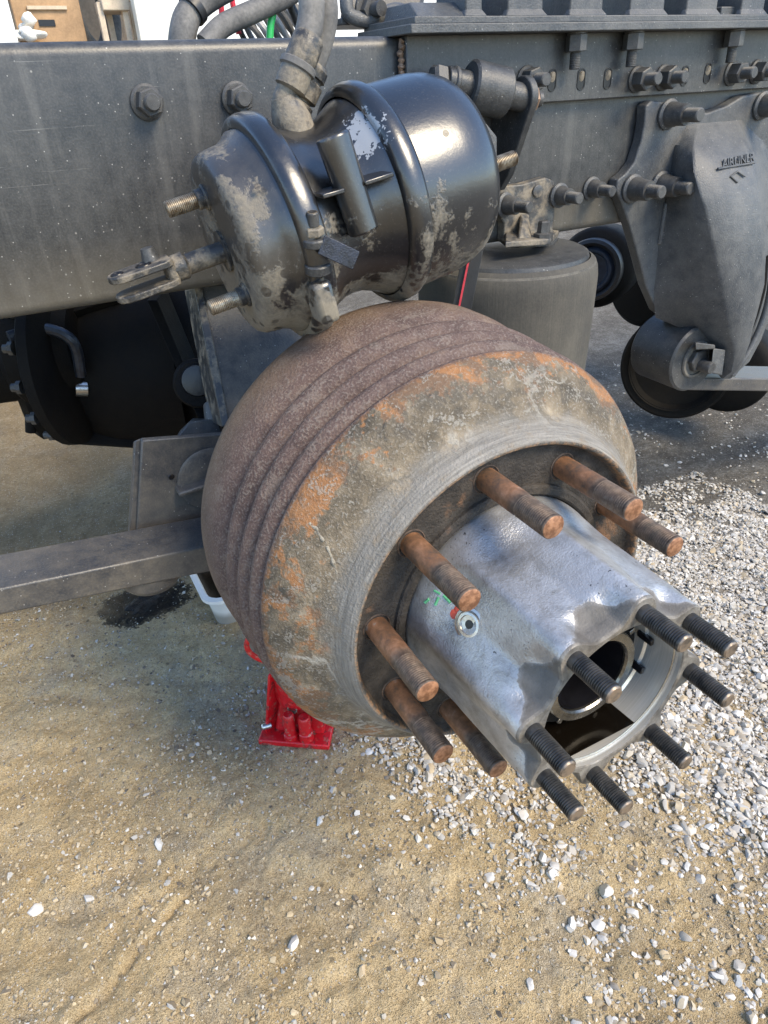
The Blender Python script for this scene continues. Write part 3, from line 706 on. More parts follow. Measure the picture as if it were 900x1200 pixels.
for a, c in posts:
    xa, xb = px_x(a, 12, 474), px_x(c, 12, 474)
    mb = MB(); mb.hexa([(xa-2, 472, zp), (xb+2, 472, zp), (xb+2, 545, zp), (xa-2, 545, zp), (xa, 476, zp+95), (xb, 476, zp+95), (xb, 545, zp+95), (xa, 545, zp+95)])
    mb.hexa([(xa-7, 466, zp), (xb+7, 466, zp), (xb+7, 480, zp), (xa-7, 480, zp), (xa, 474, zp+10), (xb, 474, zp+10), (xb, 480, zp+10), (xa, 480, zp+10)])
    part('post', mb, M_cast, mnt, 2.0)
mb = MB(); xa = px_x(704, 10, 560)
mb.box(((xa+2600)/2, 640, zp+35), (2600-xa, 30, 70)); part('inner_wall', mb, M_dark, mnt)
mb = MB(); mb.box((px_x(850, 14, 500), 515, zp+6), (px_x(866, 14, 500)-px_x(838, 14, 500), 60, 12)); part('spacer_block', mb, M_cast, mnt, 1.5)
K_hang = bolt_kit(7.5, 44, 25, 20, 14, 3)
for uu in (676, 743, 862): put_bolt(K_hang, mnt, P(uu, 40 if uu < 800 else 36, y=468)*np.array([1, 1, 0])+np.array([0, 0, zt]), (0.02, 0, -1), .3)

# ---------------------------------------------------------------- brake drum
drum = thing('brake_drum', 'rust brown ribbed cast iron truck brake drum without its wheel', 'brake drum', (0, 0, 0))
pr = []
def arc(y0, y1, rv, rc, n=10):                  # one rounded rib between two valleys
    return [(rv+(rc-rv)*math.sin(math.pi*t)**.7, y0+(y1-y0)*t) for t in np.linspace(0.02, .98, n)]
prof = [(112, 4), (159, 4), (162.5, 3.2), (165, 1), (166.2, -4), (167.2, -6.5), (168.5, -8.2), (171, -8.6), (173.5, -6), (177, 1), (180.5, 9), (184.5, 15.5), (191, 20.5), (201, 27), (212, 35.5), (222, 45.5), (229, 55), (233.2, 62.5), (232.6, 66), (228, 69)]
prof += arc(70, 98, 222.5, 237, 13)+arc(98, 128, 222.5, 239, 13)+arc(128, 164, 223, 241, 13)
prof += [(223.5, 166), (231, 170), (238, 178), (242, 190), (243.5, 204), (243.5, 226), (241, 240), (234, 246), (212, 246), (208, 238), (208, 60), (112, 26)]
mb = MB(); mb.lathe([(r, h) for r, h in prof], ax=(0, 1, 0), seg=180, cap0=False, cap1=False, wob=.0012, sd=3)
part('drum_casting', mb, M_drum, drum, sharp=50)
mb = MB(); mb.lathe([(113, 8), (113, 1), (115, -1), (121, -1), (123.5, 1), (124.5, 6)], ax=(0, 1, 0), seg=96, cap0=False, cap1=False); part('pilot_lip', mb, M_drum, drum)
# cast relief pads and scars on the shoulder
def on_shoulder(th, y, dr=0):
    ys = [h for r, h in prof[10:22]]; rs = [r for r, h in prof[10:22]]
    r = np.interp(y, ys, rs)+dr
    return np.array([r*math.cos(th), y, r*math.sin(th)])
for th0, y0, hw, hh in ((1.95, 36, .15, 17), (1.22, 36, .15, 17), (2.75, 36, .15, 17), (3.5, 36, .14, 17), (.48, 36, .15, 17)):
    R = []
    for k, (f, dr) in enumerate(((1, -.6), (.93, .9), (.6, 1.1), (.2, 1.1))):
        R.append([on_shoulder(th0+hw*f*math.cos(t), y0+hh*f*math.sin(t)*(.85+.15*math.sin(3*t)), dr) for t in np.linspace(0, 2*math.pi, 28, endpoint=False)])
    mb = MB(); mb.rings(R, False, True); part('casting_pad', mb, M_drum, drum, sharp=60)
M_lime = mk_plain('lime_scar', (.30, .27, .215), .9, 0, .4, 120, .8)
for uu, vv, uu2, vv2, w in ((363, 612, 381, 634, 4.5), (384, 640, 396, 672, 4.5)):
    def hit(u_, v_):
        lo, hi = 200, 1500
        d = R0*((u_-450)/F_PX)+D0*((v_-600)/F_PX)+_f
        for t in np.arange(350, 1100, .5):
            X = CAM+t*d
            if -8 < X[1] < 64 and math.hypot(X[0], X[2]) < np.interp(X[1], [h for r, h in prof[10:22]], [r for r, h in prof[10:22]]): return X
        return X
    A, B = hit(uu, vv), hit(uu2, vv2)
    path = [A+(B-A)*t+rng.normal(size=3)*.6 for t in np.linspace(0, 1, 6)]
    mb = MB(); mb.tube(path, lambda t: .40*w*(.5+.4*math.sin(math.pi*(.15+.7*t))+.2*math.sin(t*23)), 8, sub=3)
    part('lime_scar', mb, M_lime, drum)

# ---------------------------------------------------------------- wheel hub
PH1, PH2 = .491122, -.130093
hub = thing('wheel_hub', 'bare silver aluminium wheel hub with studs sticking out of the brake drum', 'wheel hub', (0, 0, 0))
NT = 256; TH = np.linspace(0, 2*math.pi, NT, endpoint=False)
def octr(R, rnd, conc=0.0):                               # rounded octagon with corners at the bosses
    a = (TH-PH2+math.pi/8) % (math.pi/4)-math.pi/8
    R = R-conc*(np.abs(a)/(math.pi/8))**1.5
    flat = R*math.cos(math.pi/8)/np.cos(math.pi/8-np.abs(a))
    k = 1-np.clip(1-np.abs(a)/(math.pi/8), 0, 1)**2*.0
    return np.minimum(flat, R*(1-rnd))
def scal(): 
    a = np.abs((TH-PH2+math.pi/8) % (math.pi/4)-math.pi/8)
    rb = 15.0; x = 88.8*np.sin(a)
    boss = np.where(x < rb, 88.8*np.cos(a)+np.sqrt(np.clip(rb*rb-x*x, 0, None)), 0)
    dip = 81.5+6*np.abs(np.cos(a*4))**2
    return np.maximum(boss, dip)
def smooth(r, n):
    k = np.ones(2*n+1)/(2*n+1); e = np.concatenate([r[-n:], r, r[:n]]); return np.convolve(e, k, 'valid')
OC = octr(107.5, .006); SCL = smooth(scal(), 2)
R = []
def hring(r, y): R.append(np.stack([r*np.cos(TH), np.full(NT, float(y)), r*np.sin(TH)], 1))
hring(np.full(NT, 111.), 6); hring(np.full(NT, 111.2), 0); hring(np.full(NT, 111), -6); hring(np.full(NT, 110.), -10)
for k in np.linspace(0, 1, 9)[1:]:
    y = -10-38*k; e = k*k*(3-2*k); hring(np.full(NT, 110-1.0*k)*(1-e)+smooth(octr(109-1.0*k, .006, 1.5*k), 1)*e, y)
for y in np.linspace(-58, -122, 7): hring(smooth(octr(108.0-(abs(y)-58)*.035, .006, 1.5+(abs(y)-58)*.12), 1), y)
o1 = smooth(octr(105.8, .006, 9.2), 1)
for k in np.linspace(0, 1, 8)[1:]:
    e = k*k*(3-2*k); hring(o1*(1-e)+SCL*e+0, -122-22*k)
hring(SCL, -155.4); hring(SCL-1.4, -157)
hring(np.full(NT, 76.6), -157); hring(np.full(NT, 75.5), -156)
mb = MB(); mb.rings(R, False, False); part('hub_casting', mb, M_hub, hub, sharp=42)
mb = MB(); mb.lathe([(75.5, -156), (75.5, -149), (72.5, -149), (72.3, -121), (70, -119), (69.5, -78)], ax=(0, 1, 0), seg=96, cap0=False, cap1=False)
part('bore', mb, M_bore, hub, sharp=30)
mb = MB(); mb.lathe([(69.5, -78), (62, -79), (61, -72), (20, -72)], ax=(0, 1, 0), seg=64, cap0=False, cap1=True); part('bearing_seat', mb, M_dark, hub)
mb = MB(); mb.lathe([(75.2, -149.3), (73.2, -150.2), (72.2, -149.6)], ax=(0, 1, 0), seg=96, cap0=False, cap1=False); part('retaining_ring', mb, M_silver, hub)
# flange face gets its dirty, scalloped rim; wheel studs and axle flange studs
WS = MB().lathe(thread(11, 88.7, 2.2, .85, 50, 1.6, 28, [(11.2, -4), (11.2, 46), (10.6, 49)]), seg=28, cap0=False).mesh('wheel_stud', M_stud, sharp=60)
M_rimdark = mk_plain('rusty_hole_edge', (.075, .05, .035), .7, .1, .6, 80, .5)
COLR = MB().lathe([(15.5, 4), (15.5, -1.5), (14, -2.6), (12.4, -2.4), (12.4, 2)], seg=28, cap0=False, cap1=False)
COLM = MB().lathe([(14.6, -6), (14.4, -3.5), (13.4, -3.0), (12.8, -3.5), (12.7, -6)], seg=28, cap0=False, cap1=False).mesh('collar', M_rimdark)
for i in range(10):
    a = PH1+i*math.pi/5; p = np.array([142.875*math.cos(a), 0, 142.875*math.sin(a)])
    o = inst('wheel_stud', WS, hub, p, (0, -1, 0), i*1.3); inst('collar', COLM, o)
FS = MB().lathe(thread(8, 41.9, 2.1, 1.15, 5, 1.6, 22, [(7.9, -4), (7.9, 4.5)]), seg=22, cap0=False).mesh('flange_stud', M_dstud, sharp=25)
for i in range(8):
    a = PH2+i*math.pi/4; p = np.array([88.77*math.cos(a), -157, 88.77*math.sin(a)])
    inst('flange_stud', FS, hub, p, (0, -1, 0), i*1.7)
# filler plug on the barrel, with its paint dabs
def hubhit(u_, v_, y):
    return P(u_, v_, y=y)
def hub_surf(u_, v_):
    d = R0*((u_-450)/F_PX)+D0*((v_-600)/F_PX)+_f
    Y = np.array([r[0][1] for r in R]); 
    for t in np.arange(380, 900, .4):
        X = CAM+t*d
        if -150 < X[1] < 4:
            j = min(range(len(R)), key=lambda k: abs(Y[k]-X[1])); th = math.atan2(X[2], X[0]) % (2*math.pi)
            rr = np.linalg.norm(R[j][int(th/(2*math.pi)*NT) % NT][[0, 2]])
            if math.hypot(X[0], X[2]) < rr+.1: return X
    return X
def hub_norm(u_, v_):
    a, b, c = hub_surf(u_, v_), hub_surf(u_+5, v_), hub_surf(u_, v_+5)
    n_ = nrmz(np.cross(b-a, c-a)); 
    return n_ if n_@(CAM-a) > 0 else -n_
pc, pn = hub_surf(550, 732), hub_norm(550, 732)
PL = MB().lathe([(15, -2), (15, .7), (12.5, 1.2), (11.8, .4), (11.2, .3), (10.8, 2.2), (8.6, 2.4), (8.2, .4), (3.6, .2), (3.2, -2.5), (.5, -2.8)], pc, pn, 40, False)
part('filler_plug', PL, M_silver, hub)
hl = MB().lathe([(4.2, .1), (4.0, .6), (1, .7)], pc, pn, 16, False); part('plug_socket', hl, M_void, hub)
def dab(uvs, mat, rad):
    mb = MB()
    path = [hub_surf(a, b) for a, b in uvs]; nn = hub_norm(*uvs[0])
    if len(path) == 1: mb.lathe([(rad, -.3), (rad*.9, .5), (rad*.3, .8)], path[0], nn, 12, False, wob=.08)
    else: mb.tube(path, rad, 8, sub=3)
    part('paint_dab', mb, mat, hub)
dab([(498, 706), (503, 702)], M_paintgreen, 1.5); dab([(510, 709), (514, 700)], M_paintgreen, 1.4); dab([(520, 698), (528, 706)], M_paintgreen, 1.6); dab([(509, 692), (516, 696)], M_paintgreen, 1.2)
dab([(532, 719)], M_paintred, 4.5); dab([(535, 713)], M_paintred, 3.2)
# cast slot with machined flat behind the second stud
# ---------------------------------------------------------------- spindle inside the hub
sp = thing('axle_spindle', 'dark hollow axle spindle and bearing nut inside the open hub', 'axle spindle', (0, -80, 0))
mb = MB(); mb.lathe([(60, -98), (60, -116), (57.5, -118), (48, -118), (47, -112)], ax=(0, 1, 0), seg=64, cap0=False, cap1=False); part('bearing_nut', mb, M_dark, sp, sharp=30)
for k in range(8):
    a = k*math.pi/4+.4; mb = MB(); c = np.array([56*math.cos(a), -118.5, 56*math.sin(a)])
    mb.box(c, (7, 2.4, 5), (math.cos(a), 0, math.sin(a)), (0, 1, 0)); part('nut_lug', mb, M_spindle, sp, .6)
mb = MB(); mb.lathe([(47.5, -127), (46.5, -130), (39, -130), (37.5, -128), (37, -60)], ax=(0, 1, 0), seg=72, cap0=False, cap1=False); mb.lathe([(47.5, -127), (47.5, -100)], ax=(0, 1, 0), seg=72, cap0=False, cap1=False)
part('spindle_tube', mb, M_spindle, sp, sharp=30)
mb = MB(); mb.lathe([(36.9, -126), (36.5, -52), (10, -51)], ax=(0, 1, 0), seg=48, cap0=False, cap1=True); part('tube_bore', mb, M_void, sp)
mb = MB(); mb.lathe([(69.5, -104), (69, -108), (66.5, -109), (62, -108), (61, -100)], ax=(0, 1, 0), seg=72, cap0=False, cap1=False); part('bearing_cage', mb, M_spindle, sp)
mb = MB(); mb.lathe([(61.5, -101), (47, -101)], ax=(0, 1, 0), seg=64, cap0=False, cap1=False); part('lock_washer', mb, M_void, sp)
for a, y in ((.10, -116), (-.38, -116)):
    c = np.array([69.5*math.cos(a), y-4, 69.5*math.sin(a)]); mb = MB(); mb.box(c, (4, 17, 7), (math.cos(a), 0, math.sin(a)), (0, 1, 0)); part('lock_tab', mb, M_void, sp, .8)
oil = MB(); ch_z = -60
Nn = 14; front = []; back = []
for k in range(Nn+1):
    a = -math.pi/2+(k/Nn-.5)*2*math.acos(60/72.6); front.append((72.6*math.cos(a)*.995, 0, 0))
hx_ = math.sqrt(72.2**2-60**2)
oil.add([(-hx_, -149.5, ch_z), (hx_, -149.5, ch_z), (hx_*.93, -106, ch_z), (-hx_*.93, -106, ch_z)], [[0, 1, 2, 3]])
M_gearoil = NB('dark_gear_oil'); M_gearoil = M_gearoil.out((.004, .003, .002), .15, 0, None, .2)
solo('gear_oil', oil, M_gearoil, (0, -120, ch_z), 'pool of dark gear oil lying in the bottom of the hub bore', 'oil')

# ---------------------------------------------------------------- brake chamber
TIL = .19; AX = np.array([math.cos(TIL), 0, math.sin(TIL)]); C1 = np.array([-97., 281., 319.])
ch = thing('brake_chamber', 'glossy black double air brake chamber spattered with tan mud above the drum', 'brake chamber', C1)
def CH(h, r=0.0, ang=0.0):                      # point on the chamber: ang 0 = up, pi/2 = toward camera
    up = np.array([-math.sin(TIL), 0, math.cos(TIL)]); return C1+AX*h+r*(up*math.cos(ang)+np.array([0, -1, 0])*math.sin(ang))
mb = MB(); mb.lathe([(20, -58), (70, -58), (79, -57), (84.5, -54), (87.5, -49), (88.5, -43), (90, -30), (93, -23), (98, -17), (99, -8)], C1, AX, 96, False, False, .0015, 5); mb.lathe([(20, -58), (5, -58)], C1, AX, 24, False, True)
part('service_housing', mb, M_chamber, ch, sharp=50)
mb = MB(); mb.lathe([(99, -13), (104, -13), (108.5, -10), (110, -4), (109.5, 4), (107.5, 10), (103, 13), (97, 14)], C1, AX, 96, False, False); part('clamp_band', mb, M_chamber, ch, sharp=50)
mb = MB(); mb.lathe([(97, 9), (95, 18), (88, 30), (83, 44), (82, 58), (84, 70), (90, 84), (97, 96), (99, 104)], C1, AX, 96, False, False); part('adapter_housing', mb, M_chamber, ch, sharp=50)
mb = MB(); mb.lathe([(99, 97), (104, 98), (108, 102), (109.5, 108), (109, 116), (106, 121), (100, 122)], C1, AX, 96, False, False); part('clamp_band', mb, M_chamber, ch, sharp=50)
mb = MB(); mb.lathe([(101, 118), (102, 130), (101.5, 172), (99, 190), (93, 206), (84, 217), (72, 223), (30, 226), (5, 226)], C1, AX, 96, False, True); part('spring_housing', mb, M_chamber, ch, sharp=50)
VENT = MB().lathe([(3.2, .35), (2.2, .4), (.3, .3)], seg=14, cap0=False).mesh('vent_hole', M_void)
for h, r, a in ((160, 101.5, 1.02), (-30, 97.6, .92)): 
    dv = CH(0, 1, a)-CH(0, 0, 0); inst('vent_hole', VENT, ch, CH(h, r, a), dv)
# release-bolt pocket on the adapter
A, B = P(389, 158, y=196), P(427, 272, y=186)
dirt = nrmz(B-A); side = nrmz(np.cross(dirt, CAM-B)); outw = nrmz(np.cross(side, dirt))
mb = MB(); mb.cyl(A, B, 15.5, 14.5, 28, 1.4); mb.box((A+B)/2+side*10-outw*4, (np.linalg.norm(B-A)*.96, 6, 15), dirt, side); mb.box((A+B)/2-side*9-outw*4, (np.linalg.norm(B-A)*.9, 6, 15), dirt, side)
part('release_bolt_pocket', mb, M_chamber, ch, 1.2)
for (u0, v0, u1, v1) in ((371, 229, 396, 222), (420, 214, 453, 203)):
    a0, b0 = P(u0, v0, y=190), P(u1, v1, y=192); mb = MB(); mb.box((a0+b0)/2, (np.linalg.norm(b0-a0), 26, 4), b0-a0, (0, 1, 0)); part('pocket_fin', mb, M_chamber, ch, 1.0)
# clamp bolt with lugs, near the bottom of the first band
A, B = P(366, 248, y=172), P(376, 345, y=185); dd_ = nrmz(B-A); L = np.linalg.norm(B-A)
mb = MB(); mb.cyl(A, B, 4.5, seg=16); part('clamp_bolt', mb, M_zinc, ch)
cb = mb
for t0, t1, r, mt, nm in ((.0, .17, 5.2, M_black, 'bolt_tip'), (.17, .27, 9, M_mudfit, 'clamp_nut'), (.29, .39, 12, M_black, 'clamp_lug'), (.60, .72, 12.5, M_black, 'clamp_lug'), (.73, .80, 8.5, M_mudfit, 'bolt_head')):
    mb = MB(); mb.cyl(A+dd_*L*t0, A+dd_*L*t1, r, seg=6 if 'nut' in nm or 'head' in nm else 20, ch=1.2); part(nm, mb, mt, ch)
mb = MB(); a0 = P(380, 288, y=165); b0 = P(414, 304, y=160)
mb.box((a0+b0)/2, (np.linalg.norm(b0-a0)+6, 17, 2), b0-a0, P(390, 282, y=165)-P(384, 296, y=165)); part('rubber_tag', mb, M_tag, ch, .6)
mb = MB(); mb.box(P(377, 352, y=182), (20, 30, 40), AX, (0, 1, 0)); part('clamp_foot', mb, M_chamber, ch, 5)
# mounting studs with muddy thread
MS = MB().lathe(thread(7.8, 40, 1.8, .9, 4, 1.5, 22, [(7.8, -4), (7.8, 3)]), seg=22, cap0=False).mesh('mounting_stud', M_zinc, sharp=25)
NUTB = MB().lathe([(12, -3), (12, 1.5), (10.5, 3), (9.4, 3), (9.4, 9), (8, 10)], seg=24, cap0=False, cap1=False).mesh('stud_base', M_mudsteel, sharp=30)
def face_pt(u_, v_, h):                         # where a pixel's ray meets the plane across the chamber axis
    d = R0*((u_-450)/F_PX)+D0*((v_-600)/F_PX)+_f; t = ((C1+AX*h-CAM)@AX)/(d@AX); return CAM+t*d
for uu, vv in ((241, 231), (289, 345)):
    o = inst('mounting_stud', MS, ch, face_pt(uu, vv, -58), -AX); inst('stud_base', NUTB, o)
tail = inst('mounting_stud', MS, ch, face_pt(567, 198, 219), AX)
# pushrod and clevis
pb = CH(-73); 
def rod(h): return CH(h)
mb = MB(); mb.lathe([(20, -61), (19, -57)], C1, AX, 32); mb.lathe([(9.5, -100), (10, -98), (10, -56)], C1, AX, 24); part('pushrod', mb, M_mudsteel, ch)
mb = MB(); mb.lathe([(9, -116), (12.5, -113), (13, -101), (10, -98)], C1, AX, 20); part('jam_nut', mb, M_mudsteel, ch, sharp=30)
up = np.array([-math.sin(TIL), 0, math.cos(TIL)])
def clev(h, wy, zz): return C1+AX*h+np.array([0, wy, 0])+up*zz
for s_ in (1, -1):
    mb = MB(); o_ = []
    for h, wy in ((-112, 13), (-120, 17), (-156, 17), (-166, 15), (-172, 9), (-174, 0), (-172, -9), (-166, -15), (-156, -17), (-120, -17), (-112, -13)): o_.append(clev(h, wy, 6*s_))
    mb.prism(o_, up*6.5*s_)
    part('clevis_fork', mb, M_mudsteel, ch, 1.2)
    ho = MB(); 
    for h, r in ((-138, 6.2), (-164, 4.6)):
        ho.lathe([(r+2, 12.2), (r+1.4, 13.4), (r, 13.2), (r-.4, 12.7), (.5, 12.7)], C1+AX*h, up, 20, False) if s_ > 0 else None
    if s_ > 0: part('pin_hole', ho, M_void, ch)
mb = MB(); mb.box(clev(-116, 0, 0), (10, 26, 24), AX, (0, 1, 0)); part('clevis_base', mb, M_mudsteel, ch, 3)
mb = MB(); mb.cyl(clev(-128, 10, 12), clev(-128, 10, 24), 9, 6, 12); part('cotter_lump', mb, M_black, ch)

# ---------------------------------------------------------------- air hoses on the chamber
yh = 286
b0 = CH(26, 90, .0)
h1 = thing('air_hose', 'thick dusty grey air hose with mud-caked crimp fitting rising from the chamber', 'air hose', b0, 'air hoses feeding the brake chamber')
e0 = P(341, 160, y=yh); e1 = P(336, 118, y=yh); e2 = P(345, 88, y=yh-4)
mb = MB(); mb.lathe([(20, -6), (19.5, 8), (16, 20), (12, 30)], P(345, 152, y=yh), P(337, 128, y=yh)-P(345, 152, y=yh), 24); part('fitting_base', mb, M_mudfit, h1)
mb = MB(); mb.tube([P(338, 138, y=yh), P(332, 120, y=yh), P(336, 108, y=yh), P(342, 96, y=yh)], 10.5, 16); part('elbow', mb, M_mudfit, h1)
d1 = P(356, 62, y=yh)-P(342, 100, y=yh)
mb = MB(); mb.lathe([(10, -4), (15, -2), (15.5, 3), (15, 22), (14, 26)], P(341, 101, y=yh-2), d1, 24); part('crimp_sleeve', mb, M_mudfit, h1)
mb = MB(); mb.lathe([(14, 0), (17.5, 2), (17.5, 7), (14.5, 9)], P(347, 84, y=yh-2), d1, 24); part('clamp_ring', mb, M_hose, h1)
mb = MB(); mb.lathe([(14.4, 0), (15.4, 4), (14.6, 26), (12, 30)], P(349, 80, y=yh-2), d1, 24); part('dust_boot', mb, M_mudsteel, h1)
mb = MB(); mb.tube([P(349, 78, y=yh), P(357, 52, y=yh), P(364, 25, y=yh+4), P(365, 0, y=yh+8), P(362, -40, y=yh+20)], 12.2, 20); part('hose', mb, M_hose, h1)
h2 = thing('air_hose', 'second dusty air hose with dark ribbed fitting running close behind the muddy one', 'air hose', P(352, 112, y=yh+22), 'air hoses feeding the brake chamber')
d2 = P(373, 60, y=yh+22)-P(352, 112, y=yh+22)
mb = MB(); mb.lathe([(13, -14), (16, -12), (16, -4), (12, -2), (12, 0), (16.5, 1), (17, 16), (14, 18), (14, 21), (16.5, 22), (16.5, 30), (13.5, 34)], P(351, 116, y=yh+22), d2, 24); part('fitting', mb, M_mudsteel, h2, sharp=30)
mb = MB(); mb.tube([P(358, 95, y=yh+22), P(370, 68, y=yh+22), P(379, 38, y=yh+20), P(382, 8, y=yh+20), P(374, -40, y=yh+30)], 11.5, 20); part('hose', mb, M_hose, h2)

# ---------------------------------------------------------------- upper shock mount
sh = thing('shock_absorber', 'black shock absorber eye and bracket bolted to the frame above the air spring', 'shock absorber', P(570, 110, y=440))
E = [P(u_, v_, y=y_) for u_, v_, y_ in ((505, 91, 452), (522, 95, 450), (534, 98, 448), (549, 100, 445), (592, 110, 437), (610, 114, 434), (619, 116, 432), (628, 116, 430), (634, 117, 429))]
def seg_cyl(i, j, r, ch_=2, seg=32, t0=0, t1=1):
    m_ = MB(); a_, b_ = E[i]+(E[j]-E[i])*t0, E[i]+(E[j]-E[i])*t1; m_.cyl(a_, b_, r, seg=seg, ch=ch_); return m_
part('bolt_head', seg_cyl(0, 1, 17, 4, 6), M_bolt, sh)
part('washer', seg_cyl(1, 2, 19, 1.5, t0=.55), M_bolt, sh)
part('bush_sleeve', seg_cyl(1, 6, 17, 1), M_black, sh)
part('eye', seg_cyl(3, 4, 30, 3, 40), M_black, sh)
part('nut', seg_cyl(6, 7, 15, 2, 6), M_rustnut, sh)
part('bolt_tip', seg_cyl(7, 8, 9.5, 1.5, 18), M_bolt, sh)
# plate bracket: rounded head round the bolt, leg running down to the rail
H_ = E[5]+(E[6]-E[5])*.02
o_ = [H_+np.array([0, 25*math.cos(t), 25*math.sin(t)]) for t in np.linspace(math.radians(65), math.radians(215), 9)]
o_ += [H_+np.array([0, 20, -96]), H_+np.array([0, 40, -118]), H_+np.array([0, 66, -118]), H_+np.array([0, 66, 10])]
mb = MB(); mb.prism(o_, (11, 0, 0)); part('bracket_plate', mb, M_black, sh, 1.5)
o_ = [P(u_, v_, y=415) for u_, v_ in ((548, 138), (570, 144), (583, 160), (583, 195), (572, 215), (545, 215))]
mb = MB(); mb.prism(o_, (10, 60, 0)); part('shock_cap', mb, M_cast, sh, 3)
mb = MB(); mb.cyl(P(550, 170, y=450), P(515, 300, y=450), 30, seg=32); part('shock_body', mb, M_black, sh)

# ---------------------------------------------------------------- air spring
ac = P(598, 275, y=500)
zc = P(625, 322, y=372)[2]
asp = thing('air_spring', 'dusty grey rubber air spring bag hanging under the frame rail behind the drum', 'air spring', (ac[0], 505, zc-260))
RB_ = 112
mb = MB(); O_ = (ac[0], 505, zc)
mb.lathe([(130, 0), (137, -4), (142, -14), (144, -28), (144, -46), (143, -120), (141, -190), (136, -230), (124, -258), (60, -262)], O_, (0, 0, 1), 72, False, True); part('bellows', mb, M_bellow, asp, sharp=60)
mb = MB(); mb.lathe([(20, 8), (120, 8), (126, 5), (128, -1), (124, -3)], O_, (0, 0, 1), 72, True, False); part('bead_plate', mb, M_black, asp)
mb = MB(); mb.lathe([(134, -4), (138.5, -6), (139.5, -9), (136, -11)], O_, (0, 0, 1), 72, False, False); part('clamp_groove', mb, M_rubber, asp)
# cast foot bracket on the rail
abr = thing('air_spring_bracket', 'small mud-caked cast bracket with two bolts joining the air spring to the frame rail', 'bracket', P(620, 285, y=470))
yb_ = 482
o_ = [P(u_, v_, y=yb_) for u_, v_ in ((585, 224), (592, 218), (612, 216), (640, 208), (649, 212), (651, 222), (650, 250), (648, 268), (655, 281), (648, 289), (600, 291), (590, 283), (591, 262), (583, 248), (579, 238))]
mb = MB(); mb.prism(o_, (0, 17.5, 0)); part('bracket_plate', mb, M_airbr, abr, 2)
o_ = [P(u_, v_, y=420) for u_, v_ in ((588, 283), (648, 278), (655, 286), (640, 293), (604, 296), (590, 291))]
mb = MB(); mb.hexa([P(592, 291, y=430), P(645, 287, y=430), P(655, 276, y=499), P(592, 276, y=499)]+[q+np.array([0, 0, 9]) for q in (P(592, 291, y=430), P(645, 287, y=430), P(655, 276, y=499), P(592, 276, y=499))]); part('foot', mb, M_airbr, abr, 2)
mb = MB(); mb.hexa([P(606, 288, y=440), P(624, 287, y=440), P(622, 280, y=484), P(606, 280, y=484), P(611, 258, y=468), P(618, 258, y=468), P(620, 250, y=484), P(609, 250, y=484)]); part('gusset', mb, M_airbr, abr, 3)
put_bolt(K_coll, abr, P(591, 240, y=480), (.25, -1, 0), .4); put_bolt(K_coll, abr, P(655, 229, y=480), (0, -1, 0), .9)
mb = MB(); q0 = P(636, 283, y=445); mb.lathe([(15, 0), (15, 12), (10, 14), (9, 28), (7, 30)], q0, (0, 0, 1), 6); part('foot_bolt', mb, M_bolt, abr)
mb = MB(); q0 = P(629, 224, y=482); mb.lathe([(9, 0), (9, 3), (7, 4)], q0, (0, -1, 0), 18, False); part('blank_boss', mb, M_airbr, abr)

# red and white printed strip hanging beside the air spring
st0, st1 = P(556, 285, y=350), P(539, 372, y=350)
strip = thing('printed_strip', 'black strip with thin red lines and white marks hanging beside the air spring', 'strip', (st0+st1)/2)
dl = nrmz(st1-st0); sw = nrmz(np.cross(dl, CAM-st0)); sn = nrmz(np.cross(sw, dl)); L = np.linalg.norm(st1-st0)
mb = MB(); mb.box((st0+st1)/2-sn*1.5, (L+40, 26, 2), dl, sw); part('backing', mb, M_strip, strip, .5)
mb = MB(); 
for a_, b_ in ((P(549, 306, y=350), P(537, 365, y=350)),): mb.box((a_+b_)/2, (np.linalg.norm(b_-a_)+50, 2.6, 1.2), b_-a_, sw)
part('red_line', mb, M_stripred, strip)
q0, q1 = P(560, 290, y=350), P(546, 366, y=350)
for t, ln, off, mt in ((.02, 14, 0, M_stripred), (.16, 11, 0, M_stripred), (.30, 9, 0, M_stripred), (.42, 10, 0, M_stripwhite), (.56, 7, -4, M_stripwhite), (.60, 6, 2, M_stripwhite), (.68, 6, 0, M_stripwhite), (.78, 10, 0, M_stripwhite), (.90, 10, 0, M_stripwhite)):
    mb = MB(); mb.box(q0+(q1-q0)*t+sw*off, (ln, 5.5, 1.2), q1-q0, sw); part('print_mark', mb, mt, strip)

# ---------------------------------------------------------------- cast spring hanger
hg = thing('spring_hanger', 'big grey cast iron spring hanger bolted to the frame rail at right', 'spring hanger', P(800, 250, y=480))
o_ = [P(u_, v_, y=478) for u_, v_ in ((757, 124), (764, 118), (785, 120), (806, 133), (830, 132), (852, 124), (872, 112), (893, 108), (915, 110), (930, 180), (925, 330), (880, 400), (830, 420), (795, 385), (770, 365), (757, 335), (748, 300), (738, 265), (728, 236), (722, 224), (724, 211), (734, 203), (744, 190), (752, 165), (756, 143))]
mb = MB(); mb.prism(o_, (0, 21, 0)); part('flange_plate', mb, M_cast, hg, 3, seg=3)
def sec(bl, fl, fr, br, yb, yf, bul=0):
    a_, b_, c_, d_ = P(*bl, y=yb), P(*fl, y=yf), P(*fr, y=yf), P(*br, y=yb)
    m1 = a_*.5+b_*.5+np.array([0, 6, 0]); m2 = c_*.5+d_*.5+np.array([0, 6, 0]); m3 = b_*.5+c_*.5+np.array([0, -bul, 0])
    return [a_, m1, b_*.95+a_*.05, b_*.965+c_*.035, m3, c_*.965+b_*.035, c_*.95+d_*.05, m2, d_]
